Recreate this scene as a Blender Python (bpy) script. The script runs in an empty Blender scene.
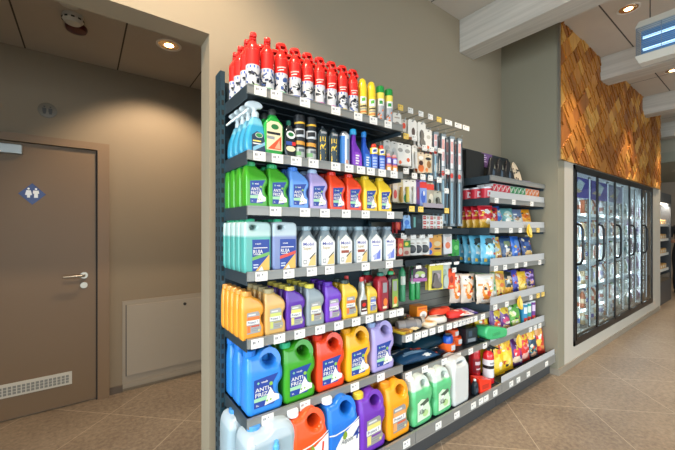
import bpy, math, random
from mathutils import Vector, Matrix
random.seed(7)
S = bpy.context.scene
C = S.collection
PI = math.pi
S.view_settings.view_transform = 'Standard'
S.view_settings.look = 'None'
S.view_settings.gamma = 1.0
S.view_settings.use_curve_mapping = False
S.view_settings.exposure = 0.0

# ------------------------------------------------------------------ materials
_m = {}
def srgb(h):
    if isinstance(h, str):
        h = [int(h[i:i+2], 16)/255 for i in (0, 2, 4)]
    return [(c/12.92 if c <= .04045 else ((c+.055)/1.055)**2.4) for c in h] + [1]
def mat(h, rough=.45, metal=0, emit=0, coat=0, noise=0, scale=8, sss=0, bump=0):
    """plain surface; noise = slight procedural mottling of the colour"""
    k = (h, rough, metal, emit, coat, noise, scale, sss, bump)
    if k in _m: return _m[k]
    m = bpy.data.materials.new('surface_%d' % len(_m)); m.use_nodes = True
    n, l = m.node_tree.nodes, m.node_tree.links
    b = n['Principled BSDF']; col = srgb(h)
    b.inputs['Base Color'].default_value = col
    b.inputs['Roughness'].default_value = rough
    b.inputs['Metallic'].default_value = metal
    b.inputs['Coat Weight'].default_value = coat
    b.inputs['Coat Roughness'].default_value = .12
    if sss:
        b.inputs['Subsurface Weight'].default_value = sss
        b.inputs['Subsurface Radius'].default_value = (.02, .02, .02)
    if emit:
        b.inputs['Emission Color'].default_value = col
        b.inputs['Emission Strength'].default_value = emit
    if noise or bump:
        t = n.new('ShaderNodeTexCoord'); x = n.new('ShaderNodeTexNoise')
        x.inputs['Scale'].default_value = scale; x.inputs['Detail'].default_value = 4
        l.new(t.outputs['Object'], x.inputs['Vector'])
        if noise:
            r = n.new('ShaderNodeMapRange'); r.inputs['To Min'].default_value = 1-noise; r.inputs['To Max'].default_value = 1+noise
            l.new(x.outputs['Fac'], r.inputs['Value'])
            v = n.new('ShaderNodeVectorMath'); v.operation = 'SCALE'; v.inputs[0].default_value = col[:3]
            l.new(r.outputs['Result'], v.inputs['Scale']); l.new(v.outputs['Vector'], b.inputs['Base Color'])
        if bump:
            q = n.new('ShaderNodeBump'); q.inputs['Strength'].default_value = bump; q.inputs['Distance'].default_value = .01
            l.new(x.outputs['Fac'], q.inputs['Height']); l.new(q.outputs['Normal'], b.inputs['Normal'])
    _m[k] = m
    return m
def plastic(h, rough=.28): return mat(h, rough, coat=.15)
def foil(h): return mat(h, .32, coat=.3)
def filled(low, high, level, rough=.25):
    """translucent bottle: the liquid's colour below its level, the bare plastic above"""
    k = ('fill', low, high, level)
    if k in _m: return _m[k]
    m = bpy.data.materials.new('filled_%d' % len(_m)); m.use_nodes = True
    n, l = m.node_tree.nodes, m.node_tree.links
    b = n['Principled BSDF']; b.inputs['Roughness'].default_value = rough; b.inputs['Coat Weight'].default_value = .3
    b.inputs['Subsurface Weight'].default_value = .3; b.inputs['Subsurface Radius'].default_value = (.02, .02, .02)
    t = n.new('ShaderNodeTexCoord'); s = n.new('ShaderNodeSeparateXYZ'); r = n.new('ShaderNodeMapRange')
    r.inputs['From Min'].default_value = level-.006; r.inputs['From Max'].default_value = level+.006
    x = n.new('ShaderNodeMix'); x.data_type = 'RGBA'
    x.inputs[6].default_value = srgb(low); x.inputs[7].default_value = srgb(high)
    l.new(t.outputs['Object'], s.inputs[0]); l.new(s.outputs['Z'], r.inputs['Value'])
    l.new(r.outputs['Result'], x.inputs[0]); l.new(x.outputs[2], b.inputs['Base Color'])
    _m[k] = m
    return m
def glass(tint='e8f4f4', refl=1.0):
    k = ('glass', tint)
    if k in _m: return _m[k]
    m = bpy.data.materials.new('clear_glass'); m.use_nodes = True
    n, l = m.node_tree.nodes, m.node_tree.links
    n.remove(n['Principled BSDF'])
    tr = n.new('ShaderNodeBsdfTransparent'); tr.inputs[0].default_value = srgb(tint)
    gl = n.new('ShaderNodeBsdfGlossy'); gl.inputs['Roughness'].default_value = .03
    lw = n.new('ShaderNodeLayerWeight'); lw.inputs[0].default_value = .5
    pw = n.new('ShaderNodeMath'); pw.operation = 'POWER'; pw.inputs[1].default_value = 5; l.new(lw.outputs['Facing'], pw.inputs[0])
    fr = n.new('ShaderNodeMath'); fr.operation = 'MULTIPLY_ADD'; fr.inputs[1].default_value = .9; fr.inputs[2].default_value = .03; l.new(pw.outputs[0], fr.inputs[0])
    mx = n.new('ShaderNodeMixShader')
    l.new(fr.outputs[0], mx.inputs[0]); l.new(tr.outputs[0], mx.inputs[1]); l.new(gl.outputs[0], mx.inputs[2])
    l.new(mx.outputs[0], n['Material Output'].inputs[0])
    _m[k] = m
    return m
def nodes_of(name):
    m = bpy.data.materials.new(name); m.use_nodes = True
    return m, m.node_tree.nodes, m.node_tree.links, m.node_tree.nodes['Principled BSDF']
def mth(n, l, op, a, b=None):
    q = n.new('ShaderNodeMath'); q.operation = op
    for i, v in enumerate((a, b)):
        if v is None: continue
        if isinstance(v, (int, float)): q.inputs[i].default_value = v
        else: l.new(v, q.inputs[i])
    return q.outputs[0]
def tiled(name, col, dark, line, pa, oa, pb, ob, w, diag, rough, scale, linecol_mix=1, var=.0):
    """tiles: lines where (a-oa) and (b-ob) are multiples of pa, pb; a,b = x-y,x+y when diagonal"""
    m, n, l, b = nodes_of(name)
    t = n.new('ShaderNodeTexCoord'); s = n.new('ShaderNodeSeparateXYZ'); l.new(t.outputs['Object'], s.inputs[0])
    X, Y = s.outputs['X'], s.outputs['Y']
    A, B = (mth(n, l, 'SUBTRACT', X, Y), mth(n, l, 'ADD', X, Y)) if diag else (X, Y)
    def near(v, o, p):
        d = mth(n, l, 'DIVIDE', mth(n, l, 'SUBTRACT', v, o), p)
        f = mth(n, l, 'FRACT', d)
        return mth(n, l, 'MULTIPLY', mth(n, l, 'MINIMUM', f, mth(n, l, 'SUBTRACT', 1, f)), p)
    g = mth(n, l, 'LESS_THAN', mth(n, l, 'MINIMUM', near(A, oa, pa), near(B, ob, pb)), w)
    x = n.new('ShaderNodeTexNoise'); x.inputs['Scale'].default_value = scale; x.inputs['Detail'].default_value = 8; x.inputs['Roughness'].default_value = .7
    l.new(t.outputs['Object'], x.inputs['Vector'])
    x2 = n.new('ShaderNodeTexNoise'); x2.inputs['Scale'].default_value = 1.6; x2.inputs['Detail'].default_value = 5
    l.new(t.outputs['Object'], x2.inputs['Vector'])
    f = mth(n, l, 'ADD', mth(n, l, 'MULTIPLY', x.outputs['Fac'], .65), mth(n, l, 'MULTIPLY', x2.outputs['Fac'], .35))
    r = n.new('ShaderNodeMapRange'); r.inputs['From Min'].default_value = .36; r.inputs['From Max'].default_value = .64
    l.new(f, r.inputs['Value'])
    mx = n.new('ShaderNodeMix'); mx.data_type = 'RGBA'; mx.inputs[6].default_value = srgb(dark); mx.inputs[7].default_value = srgb(col)
    l.new(r.outputs[0], mx.inputs[0])
    m2 = n.new('ShaderNodeMix'); m2.data_type = 'RGBA'; m2.inputs[7].default_value = srgb(line)
    l.new(mth(n, l, 'MULTIPLY', g, linecol_mix), m2.inputs[0]); l.new(mx.outputs[2], m2.inputs[6]); l.new(m2.outputs[2], b.inputs['Base Color'])
    b.inputs['Roughness'].default_value = rough
    q = n.new('ShaderNodeBump'); q.inputs['Strength'].default_value = .15; q.inputs['Distance'].default_value = .003
    l.new(x.outputs['Fac'], q.inputs['Height']); l.new(q.outputs[0], b.inputs['Normal'])
    return m
def wood(name, c1, c2, axis='X', scale=3, rough=.55):
    m, n, l, b = nodes_of(name)
    t = n.new('ShaderNodeTexCoord'); mp = n.new('ShaderNodeMapping')
    mp.inputs['Scale'].default_value = {'X': (.25, 6, 6), 'Y': (6, .25, 6), 'Z': (6, 6, .25)}[axis]
    x = n.new('ShaderNodeTexNoise'); x.inputs['Scale'].default_value = scale; x.inputs['Detail'].default_value = 5; x.inputs['Distortion'].default_value = .6
    l.new(t.outputs['Object'], mp.inputs[0]); l.new(mp.outputs[0], x.inputs['Vector'])
    r = n.new('ShaderNodeMapRange'); r.inputs['From Min'].default_value = .35; r.inputs['From Max'].default_value = .65
    l.new(x.outputs['Fac'], r.inputs['Value'])
    mx = n.new('ShaderNodeMix'); mx.data_type = 'RGBA'; mx.inputs[6].default_value = srgb(c1); mx.inputs[7].default_value = srgb(c2)
    l.new(r.outputs[0], mx.inputs[0]); l.new(mx.outputs[2], b.inputs['Base Color']); b.inputs['Roughness'].default_value = rough
    return m

# ------------------------------------------------------------------ mesh builder
class G:
    def __init__(s): s.v = []; s.f = []; s.m = []; s.mats = []
    def mi(s, m):
        if m not in s.mats: s.mats.append(m)
        return s.mats.index(m)
    def add(s, vs, fs, m, T=None):
        o = len(s.v)
        s.v += [tuple(T @ Vector(p)) for p in vs] if T is not None else [tuple(p) for p in vs]
        i = s.mi(m)
        for f in fs: s.f.append([q+o for q in f]); s.m.append(i)
        return s
    def box(s, x0, x1, y0, y1, z0, z1, m, T=None):
        return s.add([(x0,y0,z0),(x1,y0,z0),(x1,y1,z0),(x0,y1,z0),(x0,y0,z1),(x1,y0,z1),(x1,y1,z1),(x0,y1,z1)],
              [(0,3,2,1),(4,5,6,7),(0,1,5,4),(1,2,6,5),(2,3,7,6),(3,0,4,7)], m, T)
    def rbox(s, x0, x1, y0, y1, z0, z1, m, b=.004, T=None):
        """box with chamfered edges"""
        vs = []
        for z, i in ((z0, b), (z0+b, 0), (z1-b, 0), (z1, b)):
            a = i
            vs += [(x0+a+b, y0+a, z), (x1-a-b, y0+a, z), (x1-a, y0+a+b, z), (x1-a, y1-a-b, z), (x1-a-b, y1-a, z), (x0+a+b, y1-a, z), (x0+a, y1-a-b, z), (x0+a, y0+a+b, z)]
        fs = [tuple(range(7, -1, -1)), tuple(range(24, 32))]
        for k in range(3):
            for j in range(8):
                fs.append((k*8+j, k*8+(j+1) % 8, k*8+8+(j+1) % 8, k*8+8+j))
        return s.add(vs, fs, m, T)
    def lathe(s, pr, m, n=20, T=None, cx=0, cy=0, sy=1):
        vs = []; fs = []
        for r, z in pr:
            for k in range(n):
                a = 2*PI*k/n; vs.append((cx+r*math.sin(a), cy-r*math.cos(a)*sy, z))
        for i in range(len(pr)-1):
            for k in range(n):
                fs.append((i*n+k, i*n+(k+1) % n, (i+1)*n+(k+1) % n, (i+1)*n+k))
        if pr[0][0] > 1e-5: fs.append(tuple(range(n-1, -1, -1)))
        if pr[-1][0] > 1e-5: fs.append(tuple((len(pr)-1)*n+k for k in range(n)))
        return s.add(vs, fs, m, T)
    def tube(s, pts, r, m, n=8, T=None):
        pts = [Vector(p) for p in pts]; vs = []; fs = []
        rr = r if isinstance(r, (list, tuple)) else [r]*len(pts)
        for i, p in enumerate(pts):
            d = (pts[min(i+1, len(pts)-1)]-pts[max(i-1, 0)]).normalized()
            up = Vector((0, 0, 1)) if abs(d.z) < .9 else Vector((1, 0, 0))
            a = d.cross(up).normalized(); b = d.cross(a)
            for k in range(n):
                t = 2*PI*k/n; vs.append(p+(a*math.cos(t)+b*math.sin(t))*rr[i])
        for i in range(len(pts)-1):
            for k in range(n): fs.append((i*n+k, (i+1)*n+k, (i+1)*n+(k+1) % n, i*n+(k+1) % n))
        fs.append(tuple(range(n))); fs.append(tuple((len(pts)-1)*n+k for k in range(n-1, -1, -1)))
        return s.add(vs, fs, m, T)
    def poly(s, pts, y, m, T=None):
        """flat shape in the x,z plane, facing -y"""
        ar = sum(pts[i][0]*pts[(i+1) % len(pts)][1]-pts[(i+1) % len(pts)][0]*pts[i][1] for i in range(len(pts)))
        p = pts if ar > 0 else pts[::-1]
        return s.add([(a, y, b) for a, b in p], [tuple(range(len(p)))], m, T)
    def rect(s, x0, x1, z0, z1, y, m, T=None): return s.poly([(x0, z0), (x1, z0), (x1, z1), (x0, z1)], y, m, T)
    def oval(s, x, z, rx, rz, y, m, n=14, T=None): return s.poly([(x+rx*math.cos(2*PI*k/n), z+rz*math.sin(2*PI*k/n)) for k in range(n)], y, m, T)
    def text(s, st, x, z, h, y, m, T=None, w=None, shear=0, rot=0, cyl=None):
        vs, fs, tw = glyphs(st)
        kx = (w/tw) if w else h
        out = []
        for a, b in vs:
            p, q = a*kx+shear*b*h, b*h
            if rot: p, q = -q, p
            p += x; q += z
            out.append((p, y, q) if cyl is None else (cyl*math.sin(p/cyl)*1.0, -cyl*math.cos(p/cyl), q))
        return s.add(out, fs, m, T)
    def crect(s, r, a0, a1, z0, z1, m, slant=0, n=8):
        """patch wrapped round a cylinder, a = distance along its surface"""
        vs = []; fs = []
        for k in range(n+1):
            a = (a0+(a1-a0)*k/n)/r; dz = slant*k/n
            vs += [(r*math.sin(a), -r*math.cos(a), z0+dz), (r*math.sin(a), -r*math.cos(a), z1+dz)]
        for k in range(n): fs.append((2*k, 2*k+2, 2*k+3, 2*k+1))
        return s.add(vs, fs, m)
    def mesh(s, name, smooth=True, ang=35):
        me = bpy.data.meshes.new(name); me.from_pydata(s.v, [], s.f)
        for m in s.mats: me.materials.append(m)
        me.polygons.foreach_set('material_index', s.m)
        if smooth:
            me.polygons.foreach_set('use_smooth', [True]*len(s.f))
            me.update(); me.set_sharp_from_angle(angle=math.radians(ang))
        me.update()
        return me
    def build(s, name, parent=None, smooth=True, ang=35, loc=None):
        o = bpy.data.objects.new(name, s.mesh(name, smooth, ang)); C.objects.link(o)
        if parent is not None: o.parent = parent
        if loc: o.location = loc
        return o
_g = {}
def glyphs(st):
    if st in _g: return _g[st]
    cu = bpy.data.curves.new('t', 'FONT'); cu.body = st; cu.resolution_u = 2; cu.size = 1
    cu.offset = .012
    ob = bpy.data.objects.new('t', cu); C.objects.link(ob)
    dg = bpy.context.evaluated_depsgraph_get()
    me = bpy.data.meshes.new_from_object(ob.evaluated_get(dg))
    vs = [(v.co.x, v.co.y) for v in me.vertices]; fs = [tuple(p.vertices) for p in me.polygons]
    fx = []
    for f in fs:
        a = sum(vs[f[i]][0]*vs[f[(i+1) % len(f)]][1]-vs[f[(i+1) % len(f)]][0]*vs[f[i]][1] for i in range(len(f)))
        fx.append(f if a > 0 else f[::-1])
    x0 = min(v[0] for v in vs); x1 = max(v[0] for v in vs)
    vs = [((a-x0)/.7, b/.7) for a, b in vs]
    bpy.data.objects.remove(ob); bpy.data.meshes.remove(me); bpy.data.curves.remove(cu)
    _g[st] = (vs, fx, (x1-x0)/.7)
    return _g[st]
def chaikin(p, n=2):
    for _ in range(n):
        q = []
        for i in range(len(p)):
            a, b = p[i], p[(i+1) % len(p)]
            q += [(a[0]*.75+b[0]*.25, a[1]*.75+b[1]*.25), (a[0]*.25+b[0]*.75, a[1]*.25+b[1]*.75)]
        p = q
    return p
_sil = {}
def silhouette(key, outer, holes, w, h, d, bev, taper=None, sm=2):
    """body with this front outline (x -.5..+.5, z 0..1), rounded edges, depth d; taper: z -> depth factor"""
    k = (key, w, h, d, bev)
    if k in _sil: return _sil[k]
    cu = bpy.data.curves.new('c', 'CURVE'); cu.dimensions = '2D'; cu.fill_mode = 'BOTH'
    cu.extrude = d/2-bev; cu.bevel_depth = bev; cu.bevel_resolution = 2; cu.offset = -bev
    for pl in [outer]+list(holes):
        pl = chaikin(pl, sm); sp = cu.splines.new('POLY'); sp.points.add(len(pl)-1)
        for q, (a, b) in zip(sp.points, pl): q.co = (a*w, b*h, 0, 1)
        sp.use_cyclic_u = True
    ob = bpy.data.objects.new('c', cu); C.objects.link(ob)
    dg = bpy.context.evaluated_depsgraph_get()
    me = bpy.data.meshes.new_from_object(ob.evaluated_get(dg))
    vs = []
    for v in me.vertices:
        t = taper(v.co.y/h) if taper else 1
        vs.append((v.co.x, -v.co.z*t, v.co.y))
    fs = [tuple(p.vertices) for p in me.polygons]
    bpy.data.objects.remove(ob); bpy.data.meshes.remove(me); bpy.data.curves.remove(cu)
    _sil[k] = (vs, fs)
    return _sil[k]

# ------------------------------------------------------------------ things
def thing(name, label, cat, loc=(0, 0, 0), rz=0, group=None):
    o = bpy.data.objects.new(name, None); C.objects.link(o); o.empty_display_size = .05
    o.location = loc; o.rotation_euler = (0, 0, rz); o['label'] = label; o['category'] = cat
    if group: o['group'] = group
    return o
def tag(o, label, cat, group=None):
    o['label'] = label; o['category'] = cat
    if group: o['group'] = group
    return o
def struct(o): o['kind'] = 'structure'; return o
def kids(o): return [c for c in C.objects if c.parent is o]
_tree = {}
def dup(root):
    r = root.copy(); C.objects.link(r)
    if root.name not in _tree: _tree[root.name] = [(c, list(kids(c))) for c in kids(root)]
    for ch, gs in _tree[root.name]:
        c = ch.copy(); C.objects.link(c); c.parent = r
        for g in gs:
            d = g.copy(); C.objects.link(d); d.parent = c
    return r
class Kind:
    """one kind of goods: the first instance placed is the model itself, the rest are copies"""
    def __init__(s, root, cat, group): s.root = root; s.cat = cat; s.group = group; s.used = False
    def put(s, x, y, z, label, rz=0, rx=0, ry=0, sc=1):
        if s.used: o = dup(s.root)
        else: o = s.root; kids(o); s.used = True; _tree[o.name] = [(c, list(kids(c))) for c in kids(o)]
        o.location = (x, y, z); o.rotation_euler = (rx, ry, rz); o.scale = (sc, sc, sc)
        o['label'] = label; o['category'] = s.cat
        if s.group: o['group'] = s.group
        return o
ORD = ['', 'second from the front', 'third from the front', 'fourth from the front', 'fifth from the front', 'sixth from the front']
def column(kind, x, y, z, n, dy, what, where, rz=0, jit=.003, last='at the back'):
    for k in range(n):
        lab = '%s, %s' % (what, where) if k == 0 else '%s, %s, %s' % (what, ORD[k], where)
        if n == 1: lab = '%s, %s' % (what, where)
        elif k == 0: lab = '%s, foremost, %s' % (what, where)
        kind.put(x+random.uniform(-jit, jit)*(k > 0), y+k*dy, z, lab, rz+random.uniform(-.03, .03))

# ================================================================== camera
cam = bpy.data.cameras.new('camera'); co = bpy.data.objects.new('camera', cam); C.objects.link(co)
cam.sensor_width = 36; cam.lens = 336/675*36; cam.shift_y = -(225-228)/675
cam.clip_start = .05
co.location = (0, 0, 1.42); co.rotation_euler = (math.radians(90), 0, math.radians(53.05-90))
S.camera = co

# ================================================================== the setting
WY = 1.86; FY = 1.31; SX = 3.64; CZ = 3.4
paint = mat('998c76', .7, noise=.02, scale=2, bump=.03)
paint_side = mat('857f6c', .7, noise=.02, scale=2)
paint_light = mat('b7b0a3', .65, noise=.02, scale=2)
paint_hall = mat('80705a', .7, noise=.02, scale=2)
fm = tiled('stone_floor', '9c8b76', '69594a', 'bdad95', .865, 2.25, .855, 3.25, .0034, True, .38, 34, .8)
g = G(); g.box(-3, 14, -4.2, 3.45, -.1, 0, fm); struct(g.build('floor', smooth=False))
# ceiling of the shop: 1.2 m panels with dark joints
cm = tiled('ceiling_panels', 'c9c0b4', 'c3baae', '4a453f', 1.19, 3.615, 1.2, .99, .006, False, .85, 3, 1)
g = G(); g.box(-3, 14, -4.2, WY+.155, CZ, CZ+.1, cm); struct(g.build('ceiling', smooth=False))
hm = tiled('hall_ceiling_panels', 'a89d8e', 'a3988a', '3a352f', .585, .225, 3.0, 3.6, .005, False, .85, 3, 1)
g = G(); g.box(-3, 1.9, WY+.155, 3.45, 2.78, 2.88, hm); struct(g.build('ceiling', smooth=False))
# wall behind the shelving, with the doorway into the hall on its left
g = G(); g.box(.536, SX+.16, WY, WY+.155, 0, CZ, paint); g.box(-3, .536, WY, WY+.155, 2.465, CZ, paint)
g.box(-3, -1.35, WY, WY+.155, 0, 2.465, paint)
struct(g.build('wall_back', smooth=False))
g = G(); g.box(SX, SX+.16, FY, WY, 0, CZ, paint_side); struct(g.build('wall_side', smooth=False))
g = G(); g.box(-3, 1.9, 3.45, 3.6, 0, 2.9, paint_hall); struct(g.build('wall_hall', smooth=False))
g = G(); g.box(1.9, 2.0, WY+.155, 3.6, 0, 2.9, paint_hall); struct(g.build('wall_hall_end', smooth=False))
g = G(); g.box(-3.1, -3, WY, 3.6, 0, CZ, paint_light); g.box(-3.1, -3, -4.2, WY, 2.6, CZ, paint_light); g.box(-3.1, -3, -4.2, WY, 0, .12, paint_light); struct(g.build('wall_left', smooth=False))
alu = mat('5c5f60', .4, .5)
g = G()
for k in range(5): g.box(-3.08, -3.02, -4.2+1.5*k, -4.14+1.5*k, .12, 2.6, alu)
w2 = struct(g.build('window_2', smooth=False))
g = G(); g.box(-3.055, -3.05, -4.2, WY, .12, 2.6, glass()); g.build('glass_pane', w2, smooth=False)
# wall with the recess of the cold cabinet
NX0, NX1, NZ0, NZ1 = 4.03, 7.46, .2, 2.075
g = G()
g.box(SX+.16, NX0, FY+.0, FY+.12, 0, CZ, paint_light); g.box(NX1, 7.97, FY, FY+.12, 0, CZ, paint_light)
g.box(NX0, NX1, FY, FY+.12, 0, NZ0, paint_light); g.box(NX0, NX1, FY, FY+.12, NZ1, CZ, paint_light)
struct(g.build('wall_right', smooth=False))
g = G(); g.box(7.97, 8.09, FY, 3.4, 0, CZ, paint_light); struct(g.build('wall_return', smooth=False))
bb = mat('8b8172', .5)
g = G(); g.box(SX, 7.97, FY-.012, FY, 0, .06, bb); g.box(SX-.012, SX, FY-.012, 1.4, 0, .06, bb); struct(g.build('baseboard_right', smooth=False))
g = G(); g.box(.163, .262, 3.438, 3.45, 0, .06, mat('574a3d', .6)); struct(g.build('baseboard_hall', smooth=False))
g = G(); g.box(SX-.004, SX+.026, FY-.016, FY+.002, 2.07, CZ, mat('8f8b80', .35, .7)); struct(g.build('trim_1', smooth=False))
# far end of the shop
g = G(); g.box(13.6, 13.7, -4.2, 4.2, 0, CZ, mat('b5a492', .7)); struct(g.build('wall_far', smooth=False))
g = G(); g.box(8.09, 13.6, 2.3, 2.42, 0, CZ, mat('b3a391', .7)); struct(g.build('wall_far_side', smooth=False))
g = G(); g.box(9.4, 13.6, -4.2, 2.3, 2.75, 2.95, mat('9c9a88', .7)); g.box(9.4, 9.55, -4.2, 2.3, 2.95, CZ, mat('a9a290', .7)); struct(g.build('ceiling_dropped', smooth=False))
# storefront side, behind the camera: sill, mullions and glass
alu = mat('5c5f60', .4, .5)
g = G(); g.box(-3, 14, -4.3, -4.2, 0, .12, alu); g.box(-3, 14, -4.3, -4.2, 2.6, 3.5, alu)
for k in range(9): g.box(-3+2.1*k, -2.93+2.1*k, -4.3, -4.2, .12, 3.1, alu)
w1 = struct(g.build('window_1', smooth=False))
g = G(); g.box(-3, 14, -4.26, -4.25, .12, 3.1, glass()); g.build('glass_pane', w1, smooth=False)

# white-washed timber beams
bw = wood('white_washed_timber', 'b4aea4', 'c6c0b6', 'Y', 5)
for k, bx in enumerate((.9, 2.85, 4.79, 6.75, 8.71)):
    y1 = WY if bx < 3.6 else FY
    if bx > 8: y1 = 2.3
    g = G(); g.rbox(bx, bx+.235, -4.2, y1, 3.09 if k < 2 else 3.13, CZ, bw, .004)
    o = struct(g.build('trim_%d' % (k+2), smooth=False))
    o['label'] = 'white washed timber ceiling beam'

# wooden mosaic above the cold cabinet: slanted rhombus blocks standing out by different amounts
tones = [wood('mosaic_timber_%d' % i, a, b, 'Z', 4, .5) for i, (a, b) in enumerate(
    [('85490f', '9a5c1c'), ('a4631c', 'bd7d30'), ('bd8436', 'd09a4c'), ('45230a', '552d10'), ('9c5e1c', 'b47428')])]  # the darkest tone paints shadow into the slits between slats
g = G()
X0, X1, Z0, Z1 = SX+.028, 7.95, 2.085, CZ
g.box(X0, X1, FY-.006, FY-.001, Z0, Z1, mat('3d2413', .8))
random.seed(3)
cw, chh = .235, .20            # lattice cell: rhombus half sizes
def clip(pts, k, lim, s):
    out = []
    for i in range(len(pts)):
        a, b = pts[i], pts[(i+1) % len(pts)]
        ia, ib = s*(a[k]-lim) >= 0, s*(b[k]-lim) >= 0
        if ia: out.append(a)
        if ia != ib:
            t = (lim-a[k])/(b[k]-a[k]); out.append((a[0]+(b[0]-a[0])*t, a[1]+(b[1]-a[1])*t))
    return out
def block(pts, d, m):
    for k, lim, s in ((0, X0, 1), (0, X1, -1), (1, Z0, 1), (1, Z1, -1)):
        pts = clip(pts, k, lim, s)
        if len(pts) < 3: return
    ar = sum(pts[i][0]*pts[(i+1) % len(pts)][1]-pts[(i+1) % len(pts)][0]*pts[i][1] for i in range(len(pts)))
    if abs(ar) < 1e-5: return
    if ar < 0: pts = pts[::-1]
    n = len(pts)
    g.add([(a, FY-.006-d, b) for a, b in pts]+[(a, FY-.004, b) for a, b in pts],
          [tuple(range(n))]+[(i, i+n, (i+1) % n+n, (i+1) % n) for i in range(n)], m)
for j in range(-1, 17):
    for i in range(-2, 46):
        cx = X0+i*cw*.5; cz = Z0+j*chh*.5
        if (i+j) % 2: continue
        L_, R_, T_, B_ = (cx-cw/2, cz), (cx+cw/2, cz), (cx, cz+chh/2), (cx, cz-chh/2)
        tn = random.choice([tones[0], tones[1], tones[4], tones[2], tones[0], tones[4]])
        if (i+3*j) % 4 < 2 or random.random() < .45:   # four slats parallel to the falling edge, two set back and coloured dark as shadow
            c0 = random.uniform(.16, .34); c1 = random.uniform(.58, .78); d0 = .018+.006*(i % 3)
            for f0, f1, dp, m_ in ((0, c0, d0, tn), (c0, c0+.12, .004, tones[3]), (c0+.12, c1, d0+.005, tn), (c1, c1+.12, .004, tones[3]), (c1+.12, 1, d0, tn)):
                p0 = (L_[0]+(T_[0]-L_[0])*f0, L_[1]+(T_[1]-L_[1])*f0); p1 = (L_[0]+(T_[0]-L_[0])*f1, L_[1]+(T_[1]-L_[1])*f1)
                r0 = (B_[0]+(R_[0]-B_[0])*f0, B_[1]+(R_[1]-B_[1])*f0); r1 = (B_[0]+(R_[0]-B_[0])*f1, B_[1]+(R_[1]-B_[1])*f1)
                block([p0, r0, r1, p1], dp, m_)
        else:
            block([B_, R_, T_, L_], random.choice((.014, .024, .036)), tn)
o = g.build('wooden_mosaic_panel', smooth=False)
tag(o, 'warm brown timber mosaic of rhombus blocks above the cold cabinet', 'wall panel')
random.seed(11)

# ================================================================== shelving
steel = mat('1d272e', .45, .3); steel_side = mat('3c4a52', .4, .4); rail_m = mat('8f8f8b', .38, .3); rail_lo = mat('6b6c6a', .4, .3)
tag_w = mat('e9e6e0', .5); tag_y = mat('efc85a', .5); ink = mat('6e7078', .6); ink_l = mat('b8b8bc', .6)
lip_m = mat('b4b6b8', .3); hook_m = mat('b8b8b4', .3, .8)
BY = 1.78
def price_tag(parent, x, y, z, w=.058, h=.042, m=None, name='price_tag'):
    g = G(); g.box(x-w/2, x+w/2, y-.003, y, z-h/2, z+h/2, m or tag_w)
    g.rect(x-w*.38, x-w*.30, z, z+h*.26, y-.0035, ink); g.rect(x-w*.26, x-w*.18, z, z+h*.26, y-.0035, ink)
    g.rect(x+w*.03, x+w*.12, z+h*.1, z+h*.28, y-.0035, ink); g.rect(x-w*.38, x+w*.3, z-h*.32, z-h*.26, y-.0035, ink_l)
    return g.build(name, parent, smooth=False)
def shelf(unit, x0, x1, z, fy, tags, lip=0, rh=.042, slope=0):
    g = G(); g.box(x0+.004, x1-.004, fy, BY-.004, z-.028, z, steel)
    g.box(x0+.002, x0+.006, fy+.002, BY-.002, z-.05, z+.012, steel_side); g.box(x1-.006, x1-.002, fy+.002, BY-.002, z-.05, z+.012, steel_side)
    for k in range(3): g.box(x0+.05, x1-.05, fy+.06+k*.09, fy+.066+k*.09, z-.034, z-.028, steel)
    s = g.build('shelf', unit, smooth=False)
    g = G(); g.box(x0+.002, x1-.002, fy-.012, fy, z-rh+.012, z+.012, rail_m); g.box(x0+.002, x1-.002, fy-.015, fy-.012, z+.007, z+.012, rail_m)
    g.box(x0+.002, x1-.002, fy-.015, fy-.012, z-rh+.012, z-rh+.017, rail_m)
    g.build('price_rail', s, smooth=False)
    for t in tags:
        yl = isinstance(t, tuple); x = t[0] if yl else t
        price_tag(s, x, fy-.0155, z-rh/2+.010, m=tag_y if yl else None)
    if lip:
        g = G(); g.box(x0+.006, x1-.006, fy-.006, fy-.003, z+.012, z+.012+lip, lip_m); g.build('front_lip', s, smooth=False)
    return s
def bay(x0, x1, top, label, panel):
    t = thing('shelving_unit', label, 'shelving', ((x0+x1)/2, BY, 0), 0, None)
    inv = Matrix.Translation((-(x0+x1)/2, -BY, 0))
    return t, inv
class Unit:
    """shelving bay; its parts are written in world metres and stored relative to its base"""
    def __init__(s, x0, x1, top, label, panel):
        s.root = thing('shelving_unit', label, 'shelving', (0, 0, 0)); s.x0 = x0; s.x1 = x1
        g = G(); g.box(x0+.004, x1-.004, BY, BY+.03, .11, top, panel)
        for k in range(int((top-.2)/.06)): g.box(x0+.01, x1-.01, BY-.001, BY, .16+k*.06, .163+k*.06, mat('171c20', .6))
        g.build('back_panel', s.root, smooth=False)
        g = G(); g.box(x0, x1, FY+.07, BY+.04, 0, .112, mat('34373a', .5)); g.box(x0+.003, x1-.003, FY+.066, FY+.07, .004, .1, mat('3d3f41', .45))
        g.build('base_plinth', s.root, smooth=False)
    def upright(s, x, top):
        g = G(); g.box(x-.012, x+.012, BY-.05, BY+.03, 0, top, mat('25434f', .4, .2))
        hole = mat('0d1114', .7)
        for k in range(int((top-.08)/.05)):
            z = .05+k*.05
            g.box(x-.0128, x-.012, BY-.038, BY-.026, z, z+.026, hole)
            g.box(x-.0128, x-.012, BY+.004, BY+.016, z, z+.026, hole)
            g.box(x-.006, x+.006, BY-.0508, BY-.05, z, z+.026, hole)
        g.build('upright', s.root, smooth=False)
A0, A1, B1, C1 = .575, 1.585, 2.61, 3.632
ZS = [2.05, 1.755, 1.508, 1.212, .912, .555]
ua = Unit(A0, A1, 2.19, 'left bay of dark steel shelving, filled with bottles and jugs', mat('203742', .5, .2))
ua.upright(A0-.010, 2.225)
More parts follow.
